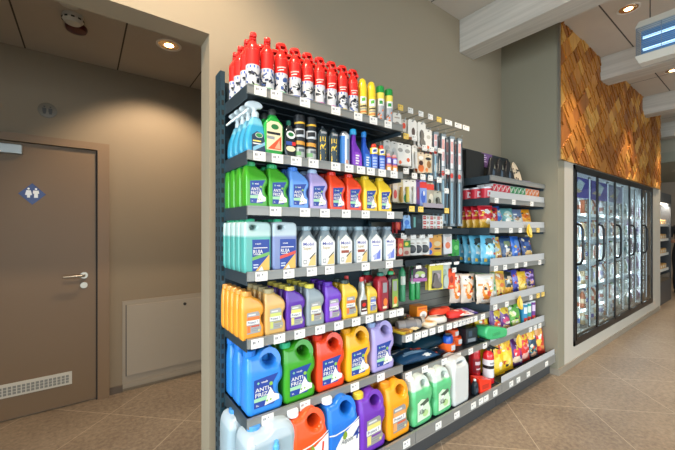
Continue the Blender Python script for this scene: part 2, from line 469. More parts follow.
TG = [[.635, .715, .87, 1.06, 1.215, 1.33, 1.45], [.63, .72, .82, .92, 1.06, 1.15, 1.235, 1.31, 1.40, 1.50],
      [.71, .87, .99, 1.13, 1.27, 1.47], [.64, .78, .91, 1.02, (1.13,), 1.27, 1.46],
      [.62, .73, .84, .96, 1.08, 1.20, 1.30, 1.38, 1.49, 1.555], [.67, .87, 1.19, 1.39]]
for z, tg in zip(ZS, TG):
    shelf(ua.root, A0, A1, z, 1.44, [t for t in tg if not isinstance(t, tuple)])
shelf(ua.root, A0, A1, .19, 1.34, [.66, .9, 1.12, 1.33, 1.5], rh=.075)
ub = Unit(A1, B1, 2.23, 'middle bay of dark steel shelving, hung with packs on hooks', mat('77786f', .5))
ub.upright(A1, 2.225)
shelf(ub.root, A1, B1, .735, 1.44, [1.635, 1.72, 1.79, 1.87, 1.96, 2.06, 2.14, 2.19, 2.24, 2.29, 2.34, 2.39, 2.5])
shelf(ub.root, A1, B1, .50, 1.44, [1.63, 1.79, 2.0, 2.17, 2.33, 2.53])
shelf(ub.root, A1, B1, .19, 1.34, [1.8, 2.0, 2.2, 2.3, 2.37, 2.5], rh=.075)
def small_shelf(x0, x1, z, fy, d, tags=()):
    g = G(); g.box(x0, x1, fy, BY-.004, z-.02, z, steel); g.box(x0, x1, fy-.006, fy, z-.03, z+.012, steel)
    s = g.build('shelf', ub.root, smooth=False)
    for x, m in tags: price_tag(s, x, fy-.0065, z-.004, .05, .036, m)
    return s
small_shelf(1.68, 2.14, 1.55, 1.48, .3, [(1.72, tag_y), (1.81, tag_y), (2.10, tag_y)])
small_shelf(1.68, 2.42, 1.405, 1.50, .3)
small_shelf(1.68, 2.30, 1.195, 1.50, .3)
g = G(); g.box(1.84, 2.06, 1.474, 1.48, 1.55, 1.592, mat('9b929c', .4)); g.build('shelf_front', ub.root, smooth=False)
uc = Unit(B1, C1, 2.16, 'right bay of dark steel shelving, filled with snacks', mat('2a3238', .5, .2))
uc.upright(B1, 2.16)
for z, lip, tg in ((1.835, 0, []), (1.655, .055, [2.69, 2.98, 3.33]), (1.41, .055, [2.69, 2.93, 3.10, (3.46,)]),
                   (1.10, .06, [2.68, 2.83, 3.03, 3.2, 3.5]), (.785, .06, [2.67, 2.86, 3.31, (3.46,), (3.57,)]),
                   (.49, .06, [3.30, 3.4, 3.5])):
    shelf(uc.root, B1, C1, z, 1.43, tg, lip)
shelf(uc.root, B1, C1, .19, 1.34, [2.75, 2.87, 3.05, 3.42], rh=.075, lip=.05)

# ================================================================== goods: shared shapes
white = mat('e6e4df', .45); black = mat('15171a', .4); blue_l = mat('1f3f95', .4); green_l = mat('5fae3c', .4); silver = mat('a9a8a6', .35, .4)
red_l = mat('cf3a2c', .4); yel_l = mat('e9d36a', .4); grey_l = mat('8d8f92', .45); orange_l = mat('e8782c', .4); cream = mat('e5d6ae', .45)
JUG_S = [(-.5, .0), (-.3, -.0), (.3, 0), (.5, .0), (.5, .14), (.5, .26), (.39, .34), (.37, .46), (.50, .54), (.5, .66), (.40, .76), (.22, .84), (.02, .88), (.02, .92), (-.46, .92), (-.46, .86), (-.5, .72), (-.5, .3)]
JUG_B = [(-.5, 0), (-.2, 0), (.2, 0), (.46, 0), (.5, .1), (.5, .18), (.38, .24), (.36, .4), (.46, .46), (.5, .52), (.5, .62), (.46, .72), (.42, .84), (.3, .95), (.14, 1.0), (-.04, .985), (-.18, .93), (-.22, .92), (-.46, .92), (-.47, .84), (-.5, .68), (-.5, .3)]
JUG_B_H = [(.0, .77), (-.06, .85), (.0, .92), (.12, .945), (.25, .92), (.33, .84), (.32, .76), (.22, .72), (.10, .73)]
def sh_taper(z): return 1 if z < .66 else max(.5, 1-(z-.66)*1.35)
def bottle(kind, desc_root, w, h, d, body, cap, outline, holes, capx, capr, capz0, capz1, bev=.012, taper=sh_taper, labelfn=None, labmat=None, key=None, sm=2, ang=40):
    """Empty > body, cap, label"""
    t = thing(kind, desc_root, 'bottle')
    vs, fs = silhouette(key or kind, outline, holes, w, h, d, bev, taper, sm)
    G().add(vs, fs, body).build('body', t, ang=ang)
    g = G(); z0, z1 = capz0*h, capz1*h; r = capr*w
    g.lathe([(r*.92, z0), (r, z0+.002), (r, z1-.003), (r*.9, z1), (0, z1)], cap, 20, cx=capx*w)
    for k in range(14):
        a = 2*PI*k/14; x, y = capx*w+r*math.sin(a), -r*math.cos(a)
        g.box(x-.0008, x+.0008, y-.0008, y+.0008, z0+.003, z1-.004, cap)
    g.build('cap', t)
    if labelfn:
        g = G(); labelfn(g, w, h, -d/2-.0008); g.build('label', t, smooth=False)
    return t
def lab_frost(g, w, h, y, z0=.12, z1=.62):
    X = lambda a: a*w; Z = lambda b: (z0+(z1-z0)*b)*h
    e = .0005
    g.poly([(X(-.33), Z(.0)), (X(.20), Z(0)), (X(.34), Z(.22)), (X(.20), Z(.42)), (X(.18), Z(.7)), (X(.34), Z(1.0)), (X(-.33), Z(.93))], y, blue_l)
    g.poly([(X(-.05), Z(.02)), (X(.36), Z(.10)), (X(.36), Z(.26)), (X(.22), Z(.34)), (X(.12), Z(.58)), (X(.03), Z(.36))], y-e, white)
    g.poly([(X(-.33), Z(.20)), (X(0.0), Z(.2)), (X(.04), Z(.34)), (X(-.33), Z(.32))], y-e, mat('9fd0a8', .4))
    g.oval(X(.13), Z(.70), .05*w, .05*w, y-2*e, mat('8cba4a', .4))
    g.oval(X(.02), Z(.16), .028*w, .028*w, y-2*e, mat('8cba4a', .4)); g.oval(X(.12), Z(.17), .028*w, .028*w, y-2*e, mat('8cba4a', .4))
    g.text('ANTI-', X(-.30), Z(.53), .13*(z1-z0)*h, y-3*e, white, w=w*.42)
    g.text('FRIZ', X(-.30), Z(.36), .13*(z1-z0)*h, y-3*e, white, w=w*.34)
    g.text('veab', X(-.14), Z(.79), .07*(z1-z0)*h, y-3*e, white, w=w*.18)
    g.poly([(X(-.26), Z(.81)), (X(-.22), Z(.86)), (X(-.18), Z(.81)), (X(-.22), Z(.76))], y-3*e, mat('7fc0a0', .4))
    g.text('5L', X(-.28), Z(.06), .05*(z1-z0)*h, y-3*e, white, w=w*.08)
def lab_frost5(g, w, h, y): lab_frost(g, w, h, y, .13, .60)
def lab_oil(c1, c2, big=False):
    def f(g, w, h, y):
        e = .0005; X = lambda a: a*w; Z = lambda b: (.13+.45*b)*h
        g.poly([(X(-.28), Z(0)), (X(.30), Z(.02)), (X(.36), Z(.2)), (X(.28), Z(.4)), (X(.27), Z(.9)), (X(.2), Z(1)), (X(-.28), Z(.97))], y, silver)
        g.rect(X(-.27), X(.26), Z(.62), Z(.78), y-e, mat(c1, .4)); g.rect(X(-.27), X(-.13), Z(.06), Z(.38), y-e, mat(c1, .4))
        g.rect(X(-.30), X(.26), Z(.42), Z(.62), y-2*e, white)
        g.text('Protect 7', X(-.25), Z(.47), .05*h, y-3*e, mat('23366b', .4), w=w*.44)
        g.rect(X(-.10), X(.26), Z(.30), Z(.37), y-e, mat(c2, .4)); g.rect(X(-.22), X(.1), Z(.83), Z(.9), y-e, mat('d9d9d9', .4))
        g.rect(X(-.08), X(.2), Z(.12), Z(.15), y-e, grey_l); g.rect(X(-.08), X(.2), Z(.2), Z(.23), y-e, grey_l)
        g.oval(X(.24), Z(.12), .04*w, .04*w, y-3*e, mat('e0d48c', .4))
    return f
def spot(g, x, z, r, y, ms, n=3):
    for k in range(n): g.oval(x+random.uniform(-r, r), z+random.uniform(-r, r), r*.5, r*.35, y, random.choice(ms), 8)

# ------------------------------------------------------------------ top shelf: spray cans
def can(kind, r, h, bodym, rings, capfn, extra=None, sh=.9):
    t = thing(kind, kind, 'can')
    g = G(); g.lathe([(r*.93, 0), (r, .004), (r, h*sh), (r*.9, h*(sh+.03)), (r*.55, h*(sh+.08)), (r*.5, h*(sh+.1)), (0, h*(sh+.1))], bodym, 24); g.build('body', t)
    g = G()
    for a, b, m in rings: g.crect(r+.0004, -PI*r, PI*r, a*h, b*h, m, n=24)
    if extra: extra(g, r+.0009, h)
    g.build('label', t)
    g = G(); capfn(g, r, h*(sh+.02)); g.build('spray_head', t)
    return t
def trigger(m):
    def f(g, r, z):
        g.lathe([(r*.98, z-.008), (r*1.0, z), (r*.93, z+.014), (r*.7, z+.028), (r*.5, z+.036), (r*.42, z+.046), (0, z+.046)], m, 20)
        # squeezing lever and nozzle
        vs, fs = silhouette('trigger', [(-.5, .66), (-.46, .46), (-.28, .50), (-.2, .42), (-.26, .0), (.34, 0), (.40, .3), (.56, .02), (.62, .14), (.46, .8), (.3, 1.0), (-.2, 1.0), (-.45, .9)], [], .052, .05, .030, .009, None, 2)
        g.add(vs, fs, m, Matrix.Translation((0, 0, z+.032)))
    return f
def capcyl(m, k=.86, hh=.05):
    def f(g, r, z): g.lathe([(r*k, z-.006), (r*k, z+hh-.006), (r*k*.8, z+hh), (0, z+hh)], m, 20)
    return f
redc = plastic('e0261f'); redd = mat('cf1f1a', .4)
def ex_wheels(ring, base):
    def f(g, r, h):
        g.crect(r-.0003, -PI*r, PI*r, 0, .055*h, mat(base, .4), n=24)
        g.crect(r-.0002, -PI*r, PI*r, .055*h, .12*h, mat(ring, .4), n=24)
        dk = [black, mat('2b3350', .4), mat('55585e', .4), mat('3c5690', .4), mat('1e2026', .4)]
        for k in range(40):
            a = random.uniform(-3.1, 3.1)*r; z = random.uniform(.13, .42)*h
            g.crect(r+.0002*(k % 4), a, a+random.uniform(.25, .6)*r, z, z+random.uniform(.03, .08)*h, random.choice(dk), random.uniform(-.012, .012), 4)
        g.crect(r+.001, -.6*r, .3*r, .22*h, .25*h, white, .012, 5); g.crect(r+.001, -.5*r, .5*r, .35*h, .37*h, white, -.008, 5)
        g.crect(r, -2.6*r, .1*r, .47*h, .53*h, mat('2a55b8', .4), .006, 5)
        g.crect(r+.0003, -.7*r, .6*r, .66*h, .69*h, mat('f0b8b0', .4), .004, 5); g.crect(r+.0003, -.6*r, .3*r, .60*h, .62*h, white, .004, 5)
    return f
rings_red = [(.0, .56, mat('c6c7cb', .35)), (.56, .9, redd)]
kinds = []
for i, (ring, base) in enumerate((('7cb84a', 'e4572a'), ('3fa77a', 'd8322a'), ('2c4fae', 'd93a5a'), ('c2349a', 'e8e2e8'), ('e9c64a', 'e4572a'))):
    kinds.append(Kind(can('spray_can', .0325, .205, mat('c9c9cc', .3, .6), rings_red, trigger(redc), ex_wheels(ring, base)), 'spray can', 'red topped spray cans on the top shelf'))
xs = [.622, .693, .766, .842, .915, .99, 1.067, 1.142, 1.219]
ki = [0, 1, 1, 2, 2, 3, 3, 4, 4]
dsc = ['green', 'teal', 'teal', 'blue', 'blue', 'magenta', 'magenta', 'yellow', 'yellow']
for i, x in enumerate(xs):
    n = 4 if i == 0 else (3 if i < 2 else 2)
    w = ['leftmost column', 'second column from left', 'third column from left', 'fourth column', 'fifth column', 'sixth column', 'seventh column', 'eighth column', 'ninth and last red column'][i]
    column(kinds[ki[i]], x, 1.478, ZS[0], n, .074, 'red trigger spray can, %s base ring' % dsc[i], w, rz=[1.3, 1.2, -.35, -.4, -.3, -.35, -.4, -.3, -.25][i])
def ex_y(g, r, h):
    g.crect(r, -.8*r, .8*r, .42*h, .62*h, white); g.crect(r+.0003, -.4*r, .4*r, .48*h, .57*h, green_l, .006)
    for k in range(4): g.crect(r, -.8*r, .9*r, (.08+k*.08)*h, (.12+k*.08)*h, [black, orange_l, grey_l, mat('3a2a20', .4)][k], .006)
ky = Kind(can('spray_can', .0265, .205, mat('efcb2e', .3), [(0, .42, mat('d9c68a', .4)), (.62, .9, mat('f0cc30', .35))], lambda g, r, z: g.lathe([(r*.98, z-.01), (r*.95, z+.015), (r*.7, z+.04), (r*.4, z+.048), (0, z+.05)], plastic('f2cf2f'), 20), ex_y), 'spray can', None)
ky.put(1.292, 1.478, ZS[0], 'yellow domed spray can beside the red ones', -.4); ky.put(1.362, 1.478, ZS[0], 'yellow domed spray can beside the green topped ones', -.4)
def ex_g(g, r, h):
    g.crect(r, -.8*r, .8*r, .52*h, .72*h, white); g.crect(r+.0003, -.5*r, .3*r, .56*h, .66*h, mat('2b8a3c', .4))
    for k in range(8):
        a = random.uniform(-.9, .6)*r; z = random.uniform(.05, .45)*h
        g.crect(r, a, a+.4*r, z, z+.05*h, random.choice([black, orange_l, redd, grey_l]), .006, 4)
kg = Kind(can('spray_can', .0265, .205, mat('b9bcc0', .3, .5), [(0, .5, mat('aeb2b8', .35, .3)), (.72, .9, mat('e7d35a', .35))], capcyl(plastic('1f8f3e'), .96, .052), ex_g, .84), 'spray can', None)
kg.put(1.435, 1.478, ZS[0], 'silver spray can with green cap beside yellow cans', -.4); kg.put(1.508, 1.478, ZS[0], 'silver spray can with green cap at right end of top shelf', -.4)

# ------------------------------------------------------------------ second shelf: car care bottles
Z = ZS[1]
def spray_bottle():
    t = thing('spray_bottle', '', 'bottle')
    vs, fs = silhouette('spraybody', [(-.5, 0), (.5, 0), (.5, .3), (.46, .55), (.36, .8), (.24, 1), (-.2, 1), (-.26, .85), (-.42, .62), (-.5, .4)], [], .1, .18, .052, .012, lambda z: 1 if z < .5 else 1-(z-.5)*.7, 2)
    G().add(vs, fs, filled('3a9cc2', '78bcd0', .14)).build('body', t)
    g = G(); y = -.0272
    g.poly([(-.025, .012), (.042, .012), (.042, .06), (.03, .1), (.0, .11), (-.025, .09)], y, mat('1b3550', .4))
    g.oval(.01, .092, .016, .010, y-.0006, mat('2f8a4a', .4)); g.oval(.01, .092, .018, .012, y-.0003, white)
    g.poly([(-.02, .016), (.04, .05), (.04, .065), (-.02, .035)], y-.0006, mat('7fb4cc', .4)); g.rect(-.02, .02, .062, .068, y-.0006, yel_l); g.rect(-.02, .025, .05, .055, y-.0006, white)
    g.build('label', t, smooth=False)
    g = G(); wh = mat('dfe9ec', .35)
    g.lathe([(.016, .178), (.017, .18), (.017, .2), (.012, .206), (0, .206)], wh, 16, cx=.002)
    vs, fs = silhouette('sprayhead', [(-.5, .45), (-.5, .75), (-.2, 1.0), (.3, .98), (.5, .7), (.42, .45), (.12, .40), (.1, .0), (-.08, 0), (-.1, .4)], [], .085, .058, .026, .007, None, 2)
    g.add(vs, fs, wh, Matrix.Translation((-.004, 0, .196)))
    g.tube([(-.03, 0, .215), (-.042, 0, .20), (-.056, 0, .186), (-.062, 0, .182)], [.006, .006, .005, .004], wh, 8)
    g.build('trigger_head', t)
    return t
k = Kind(spray_bottle(), 'spray bottle', 'light blue spray bottles with white trigger heads'); column(k, .632, 1.482, Z, 4, .07, 'pale blue spray bottle, white trigger', 'left end of second shelf', jit=0)
def flask(kind, w, h, d, out, bm, capm, capr, cz, lab, key):
    return bottle(kind, '', w, h, d, bm, capm, out, [], 0, capr, cz, 1.0, .010, lambda z: 1 if z < .7 else max(.5, 1-(z-.7)*1.5), lab, key=key)
def lab_green(g, w, h, y):
    e = .0005
    g.poly([(-.4*w, .14*h), (.4*w, .14*h), (.4*w, .66*h), (.2*w, .73*h), (-.2*w, .73*h), (-.4*w, .66*h)], y, cream)
    g.oval(.02*w, .62*h, .2*w, .055*h, y-e, mat('1f6f36', .4)); g.rect(-.38*w, .3*w, .46*h, .51*h, y-e, black); g.rect(-.38*w, .0, .36*h, .42*h, y-e, grey_l)
    g.poly([(-.35*w, .16*h), (.35*w, .16*h), (.35*w, .45*h)], y-e, mat('d3542c', .4)); g.poly([(.0, .18*h), (.3*w, .18*h), (.25*w, .36*h)], y-2*e, mat('e9a482', .4))
out_fl = [(-.5, 0), (.5, 0), (.5, .5), (.5, .68), (.3, .78), (.18, .84), (.18, .88), (-.18, .88), (-.18, .84), (-.3, .78), (-.5, .68), (-.5, .5)]
k = Kind(flask('polish_bottle', .1, .232, .055, out_fl, plastic('249a3e'), mat('2a2f2c', .4), .17, .87, lab_green, 'flask1'), 'bottle', None)
column(k, .718, 1.478, Z, 2, .075, 'bright green flat bottle with dark cap', 'second shelf')
def lab_dark(g, w, h, y):
    e = .0005; g.oval(0, .62*h, .38*w, .10*h, y, white); g.oval(0, .63*h, .24*w, .05*h, y-e, mat('1f6f36', .4)); g.rect(-.4*w, .1*w, .36*h, .45*h, y-e, mat('274a96', .4))
    g.rect(.1*w, .4*w, .36*h, .45*h, y-e, redd); g.oval(0, .27*h, .4*w, .07*h, y, cream)
k = Kind(flask('polish_bottle', .066, .195, .045, [(-.5, 0), (.5, 0), (.5, .6), (.4, .76), (.16, .85), (.16, .88), (-.16, .88), (-.16, .85), (-.4, .76), (-.5, .6)], mat('1a2428', .25, coat=.4), mat('1f6f5a', .4), .15, .86, lab_dark, 'flask2'), 'bottle', None)
column(k, .806, 1.475, Z, 1, .07, 'small dark oval bottle with white round labels', 'beside the green bottle')
def ex_blk(g, r, h):
    g.crect(r, -1.1*r, 1.1*r, .80*h, .84*h, mat('d8a92e', .4), .003); g.crect(r, -1.1*r, 1.1*r, .52*h, .70*h, mat('b8bec4', .4)); g.crect(r+.0003, -.7*r, .7*r, .56*h, .66*h, black, .004)
    g.crect(r, -1.0*r, 1.1*r, .36*h, .44*h, mat('c98f35', .4), -.004); g.crect(r, -1.1*r, 1.1*r, .08*h, .3*h, mat('a5aaa8', .4)); g.crect(r+.0003, -.9*r, .2*r, .12*h, .2*h, mat('6fa06a', .4)); g.crect(r+.0003, -.2*r, .9*r, .2*h, .26*h, mat('5a5f66', .4))
kb = Kind(can('spray_can', .029, .23, mat('20242a', .35, .3), [(0, .92, mat('1d2126', .35))], capcyl(black, .98, .024), ex_blk, .9), 'spray can', None)
for x, nm in ((.868, 'left one'), (.936, 'right one')):
    kb.put(x, 1.476, Z, 'black and silver tall can with yellow stripe, %s of the pair' % nm, -.4)
def ex_tire(g, r, h):
    g.text('TIRE', -.35*r, .05*h, .036, 0, mat('e0b92c', .4), w=.6*h, cyl=r, rot=1) if 0 else None
    vs, fs, tw = glyphs('TIRE'); L_ = .70*h; kx = L_/tw; hh = 1.1*r
    o = []
    for a, b in vs:
        s_ = hh*.5-b*hh; o.append((r*math.sin(s_/r), -r*math.cos(s_/r), .06*h+a*kx))
    g.add(o, fs, mat('e3bd2f', .4))
    g.crect(r, -1.2*r, -.85*r, .05*h, .85*h, mat('6a7b84', .4)); g.crect(r, -.3*r, .9*r, .84*h, .9*h, grey_l)
kt = Kind(can('spray_can', .0275, .19, mat('2c3a42', .35, .4), [(0, .9, mat('31404a', .35, .2))], lambda g, r, z: g.lathe([(r*.6, z), (r*.45, z+.008), (r*.3, z+.01), (r*.28, z+.024), (0, z+.026)], mat('3a4148', .4), 14), ex_tire, .92), 'spray can', None)
kt.put(1.008, 1.476, Z, 'dark grey can with yellow lettering, left of the two', -.45); kt.put(1.081, 1.476, Z, 'dark grey can with yellow lettering, right of the two', -.45)
def ex_bw(g, r, h):
    g.crect(r, -1.6*r, -.5*r, .0, .88*h, mat('2c6fb8', .4)); g.crect(r, -.1*r, .4*r, .2*h, .8*h, mat('7a8fa8', .4)); g.crect(r, -.3*r, .2*r, .1*h, .2*h, mat('c98f7a', .4))
kk = Kind(can('spray_can', .031, .195, mat('c3c7cc', .3, .6), [(0, .9, mat('cfd4d9', .35, .2))], capcyl(plastic('c8342e'), .6, .014), ex_bw, .92), 'spray can', None)
kk.put(1.155, 1.476, Z, 'white and blue can with small red cap')
def additive(body, cap, lab, key, h=.225, w=.072):
    out = [(-.5, 0), (.5, 0), (.5, .3), (.42, .46), (.1, .58), (-.05, .66), (-.08, .9), (-.42, .9), (-.46, .6), (-.5, .4)]
    return bottle('additive_bottle', '', w, h, .045, body, cap, out, [], -.25, .24, .86, 1.0, .009, lambda z: 1 if z < .35 else max(.55, 1-(z-.35)*1.3), lab, key='additive')
def lab_p(c):
    def f(g, w, h, y):
        g.poly([(-.38*w, .06*h), (.4*w, .06*h), (.36*w, .34*h), (.0, .42*h), (-.38*w, .42*h)], y, c)
        for k in range(4): g.rect(-.25*w, (.05+.08*(k % 2))*w, (.12+k*.065)*h, (.155+k*.065)*h, y-.0005, white)
    return f
k = Kind(additive(plastic('6a2fa8'), plastic('35a6d8'), lab_p(mat('8a3fc0', .4)), 'a'), 'bottle', None); k.put(1.238, 1.475, Z, 'purple long necked bottle with turquoise cap')
k = Kind(additive(plastic('1f4fae'), plastic('2a86cf'), lab_p(mat('3a78c8', .4)), 'b', .225, .06), 'bottle', None)
k.put(1.318, 1.478, Z, 'blue long necked bottle between purple bottle and red capped can'); k.put(1.285, 1.56, Z, 'blue long necked bottle standing at back behind the purple one')
def ex_wd(g, r, h):
    g.crect(r, -1.2*r, 1.2*r, .66*h, .90*h, mat('e7c93a', .4)); g.crect(r+.0003, -.6*r, .6*r, .68*h, .86*h, white, .006)
    g.crect(r+.0006, -.45*r, .35*r, .72*h, .82*h, mat('26408e', .4), .004); g.crect(r, -.7*r, .7*r, .1*h, .58*h, mat('4a6ec0', .4))
    for q in range(4): g.crect(r+.0003, -.5*r, .5*r, (.14+.11*q)*h, (.2+.11*q)*h, mat('9fb0dc', .4))
kw = Kind(can('spray_can', .0265, .155, mat('1f3f9e', .35, .2), [(0, .9, mat('2546a8', .35))], capcyl(plastic('dd3a26'), .62, .028), ex_wd, .86), 'spray can', None)
kw.put(1.378, 1.474, Z, 'blue and yellow can with orange red cap, left of the pair', -.4); kw.put(1.438, 1.474, Z, 'blue and yellow can with orange red cap, right of the pair', -.4)
def ex_sp(g, r, h):
    g.crect(r, -r, r, .5*h, .85*h, mat('5a50a8', .4)); g.crect(r+.0003, -.5*r, .5*r, .56*h, .78*h, mat('c2c6e0', .4)); g.crect(r, -r, r, .1*h, .4*h, mat('e09a4a', .4)); g.crect(r+.0003, -.5*r, .4*r, .14*h, .32*h, white)
ks = Kind(can('spray_can', .0225, .115, mat('c0543a', .35), [(0, .9, mat('c86a6a', .4))], capcyl(mat('d0a0a4', .4), .7, .018), ex_sp, .88), 'spray can', None)
ks.put(1.497, 1.472, Z, 'short purple and orange can, left of the pair', -.4); ks.put(1.549, 1.472, Z, 'short purple and orange can at right end of second shelf', -.4)

# ------------------------------------------------------------------ third shelf: small antifreeze jugs
Z = ZS[2]
def jug_small(name, bm, cm_, lab, key='jugs', h=.215, w=.108, d=.07): return bottle(name, '', w, h, d, bm, cm_, JUG_S, [], -.22, .22, .9, 1.0, .011, sh_taper, lab, key=key)
cols3 = [('3d9a22', '2fa868', 'green antifreeze jug', [(.632, 4, 'left end of third shelf'), (.742, 3, 'next to the pale blue jug')]),
         ('5f93dc', '3f7fd8', 'pale blue antifreeze jug', [(.856, 2, 'third shelf')]),
         ('a99acb', 'a9c0dc', 'lavender antifreeze jug', [(.972, 2, 'third shelf')]),
         ('e8421c', 'dd2f20', 'red orange antifreeze jug', [(1.094, 2, 'beside the lavender one'), (1.214, 2, 'beside the yellow one')]),
         ('eec42c', 'dcbb2a', 'yellow antifreeze jug', [(1.336, 2, 'beside the red orange ones'), (1.455, 2, 'right end of third shelf')])]
for b_, c_, nm, ps in cols3:
    k = Kind(jug_small('antifreeze_jug', plastic(b_), plastic(c_), lab_frost), 'jug', 'small antifreeze jugs on the third shelf')
    for x, n, wh in ps: column(k, x, 1.482, Z, n, .078, nm, wh)

# ------------------------------------------------------------------ fourth shelf: washer fluid canisters, silver oil bottles
Z = ZS[3]
WF = [(-.5, 0), (-.2, 0), (.2, 0), (.5, 0), (.5, .3), (.5, .7), (.5, .94), (.1, .945), (.05, .95), (-.3, .95), (-.46, .94), (-.5, .9), (-.5, .6), (-.5, .3)]
WFH = [(-.30, .80), (-.30, .88), (-.1, .89), (-.04, .85), (-.12, .80)]
def lab_wf(red):
    def f(g, w, h, y):
        e = .0005; X = lambda a: a*w
        g.rect(X(-.22), X(.42), .05*h, .62*h, y, blue_l)
        g.poly([(X(-.22), .24*h), (X(.42), .33*h), (X(.42), .39*h), (X(-.22), .30*h)], y-e, mat('6fae5a' if not red else 'd84a3a', .4))
        g.poly([(X(-.1), .05*h), (X(.42), .05*h), (X(.42), .34*h)], y-e, mat('e3b257', .4)); g.poly([(X(0), .05*h), (X(.2), .05*h), (X(.12), .13*h)], y-2*e, white)
        g.text('veab', X(-.12), .53*h, .03*h, y-2*e, white, w=.22*w); g.rect(X(-.18), X(.34), .46*h, .475*h, y-2*e, white)
        g.text('RUJA', X(-.19), .365*h, .07*h, y-2*e, white, w=.36*w); g.rect(X(-.18), X(.1), .34*h, .35*h, y-2*e, white)
        g.rect(X(-.18), X(.0), .15*h, .17*h, y-2*e, mat('c9d6f0', .4)); g.rect(X(-.18), X(-.02), .1*h, .125*h, y-2*e, mat('c9d6f0', .4))
    return f
for (lo, hi, rd, x, n, nm, wh) in (('4fa59c', 'b0ccc8', 0, .634, 5, 'teal washer fluid canister', 'left end of fourth shelf'), ('7584b4', 'b4c4ca', 1, .774, 4, 'bluish washer fluid canister', 'fourth shelf')):
    k = Kind(bottle('washer_fluid_canister', '', .132, .25, .062, filled(lo, hi, .17), plastic('28a878'), WF, [WFH], -.2, .15, .93, 1.0, .009, None, lab_wf(rd), key='wf'), 'canister', 'rectangular washer fluid canisters on the fourth shelf')
    column(k, x, 1.478, Z, n, .066, nm, wh, jit=0)
SO = [(-.5, 0), (-.2, 0), (.2, 0), (.5, 0), (.5, .3), (.5, .60), (.47, .66), (.2, .84), (.18, .92), (-.22, .92), (-.25, .84), (-.47, .70), (-.5, .62), (-.5, .3)]
def lab_silver(v):
    def f(g, w, h, y):
        e = .0005; X = lambda a: a*w
        g.poly([(X(-.38), .06*h), (X(.40), .06*h), (X(.42), .62*h), (X(.0), .80*h), (X(-.40), .64*h)], y, white)
        g.text('Mobil', X(-.31), .55*h, .075*h, y-e, mat('4a50a8', .4), w=.6*w)
        if v < 2:
            g.text('Super', X(-.31), .455*h, .07*h, y-e, mat('a88f50', .4), w=.48*w); g.poly([(X(-.05), .08*h), (X(.38), .08*h), (X(.38), .34*h), (X(.15), .28*h)], y-e, mat('e0c17a', .4))
            g.poly([(X(.05), .22*h), (X(.36), .36*h), (X(.36), .39*h), (X(.03), .25*h)], y-2*e, mat('3b3430', .4))
            if v == 1: g.rect(X(-.3), X(.2), .33*h, .40*h, y-2*e, mat('9a4a35', .4))
            g.rect(X(-.3), X(-.12), .12*h, .22*h, y-e, grey_l); g.rect(X(-.27), X(-.15), .14*h, .2*h, y-2*e, white)
        else:
            g.rect(X(-.28), X(.2), .47*h, .50*h, y-e, mat('9aa0c8', .4)); g.poly([(X(-.2), .1*h), (X(.3), .12*h), (X(.3), .4*h), (X(.02), .25*h)], y-e, mat('6f7fd0', .4)); g.poly([(X(-.3), .2*h), (X(.0), .1*h), (X(.05), .3*h)], y-2*e, mat('a8b0e4', .4))
    return f
sil_m = mat('8c989e', .32, .25)
for v, xs_, cap in ((0, [.908, 1.026], '8fa9b4'), (1, [1.146, 1.262], '8fa9b4'), (2, [1.377, 1.495], '71838f')):
    k = Kind(bottle('motor_oil_bottle', '', .106, .216, .06, sil_m, plastic(cap), SO, [], 0, .23, .9, 1.0, .010, lambda z: 1 if z < .6 else max(.55, 1-(z-.6)*1.2), lab_silver(v), key='silveroil'), 'bottle', 'silver motor oil bottles on the fourth shelf')
    for j, x in enumerate(xs_):
        column(k, x, 1.478, Z, 3, .068, 'silver oil bottle', ['first', 'second', 'third', 'fourth', 'fifth', 'sixth'][v*2+j]+' silver column from the left')

# ------------------------------------------------------------------ fifth shelf: one litre motor oils
Z = ZS[4]
for b_, c_, l1, l2, x, n, nm, wh in (('e89a30', 'dd9a48', 'e27a3a', 'c9503a', .612, 5, 'orange motor oil bottle', 'left end of fifth shelf'),
        ('d3a862', 'a89a72', 'c8d070', 'a8a060', .724, 4, 'tan motor oil bottle', 'fifth shelf'),
        ('5a2a9e', 'dcc85a', 'e6d678', '6a3aa0', .836, 4, 'purple motor oil bottle, yellow cap', 'fifth shelf'),
        ('8c979c', 'd9cc52', 'e6d678', '7a4a3a', .952, 4, 'grey motor oil bottle, yellow cap', 'fifth shelf'),
        ('6a34b4', '5c2ea6', 'c0a0dc', '7a3aa0', 1.068, 3, 'purple motor oil bottle, purple cap', 'fifth shelf'),
        ('e6b92e', '3d4a44', 'e27a3a', '7a4a3a', 1.184, 2, 'yellow motor oil bottle, dark cap', 'fifth shelf')):
    k = Kind(jug_small('motor_oil_bottle', plastic(b_), plastic(c_), lab_oil(l1, l2), 'jugo', .22, .108, .058), 'bottle', 'one litre motor oil bottles on the fifth shelf')
    column(k, x, 1.478, Z, n, .064, nm, wh, jit=.001)
def lab_slim(g, w, h, y):
    g.rect(-.4*w, .4*w, .05*h, .42*h, y, mat('4a1f1c', .4)); g.rect(-.4*w, .4*w, .05*h, .12*h, y-.0005, white); g.oval(0, .3*h, .25*w, .05*h, y-.0005, redd); g.rect(-.3*w, .3*w, .17*h, .2*h, y-.0005, white)
k = Kind(flask('additive_bottle', .058, .225, .045, [(-.5, 0), (.5, 0), (.5, .42), (.4, .5), (.2, .58), (.2, .9), (-.2, .9), (-.2, .58), (-.4, .5), (-.5, .42)], mat('b4b8b4', .3, .3), plastic('d64a46'), .2, .88, lab_slim, 'slim'), 'bottle', None)
k.put(1.283, 1.474, Z, 'slim grey bottle with long neck and red cap, in front'); k.put(1.24, 1.56, Z, 'slim grey bottle with red cap standing behind the yellow one')
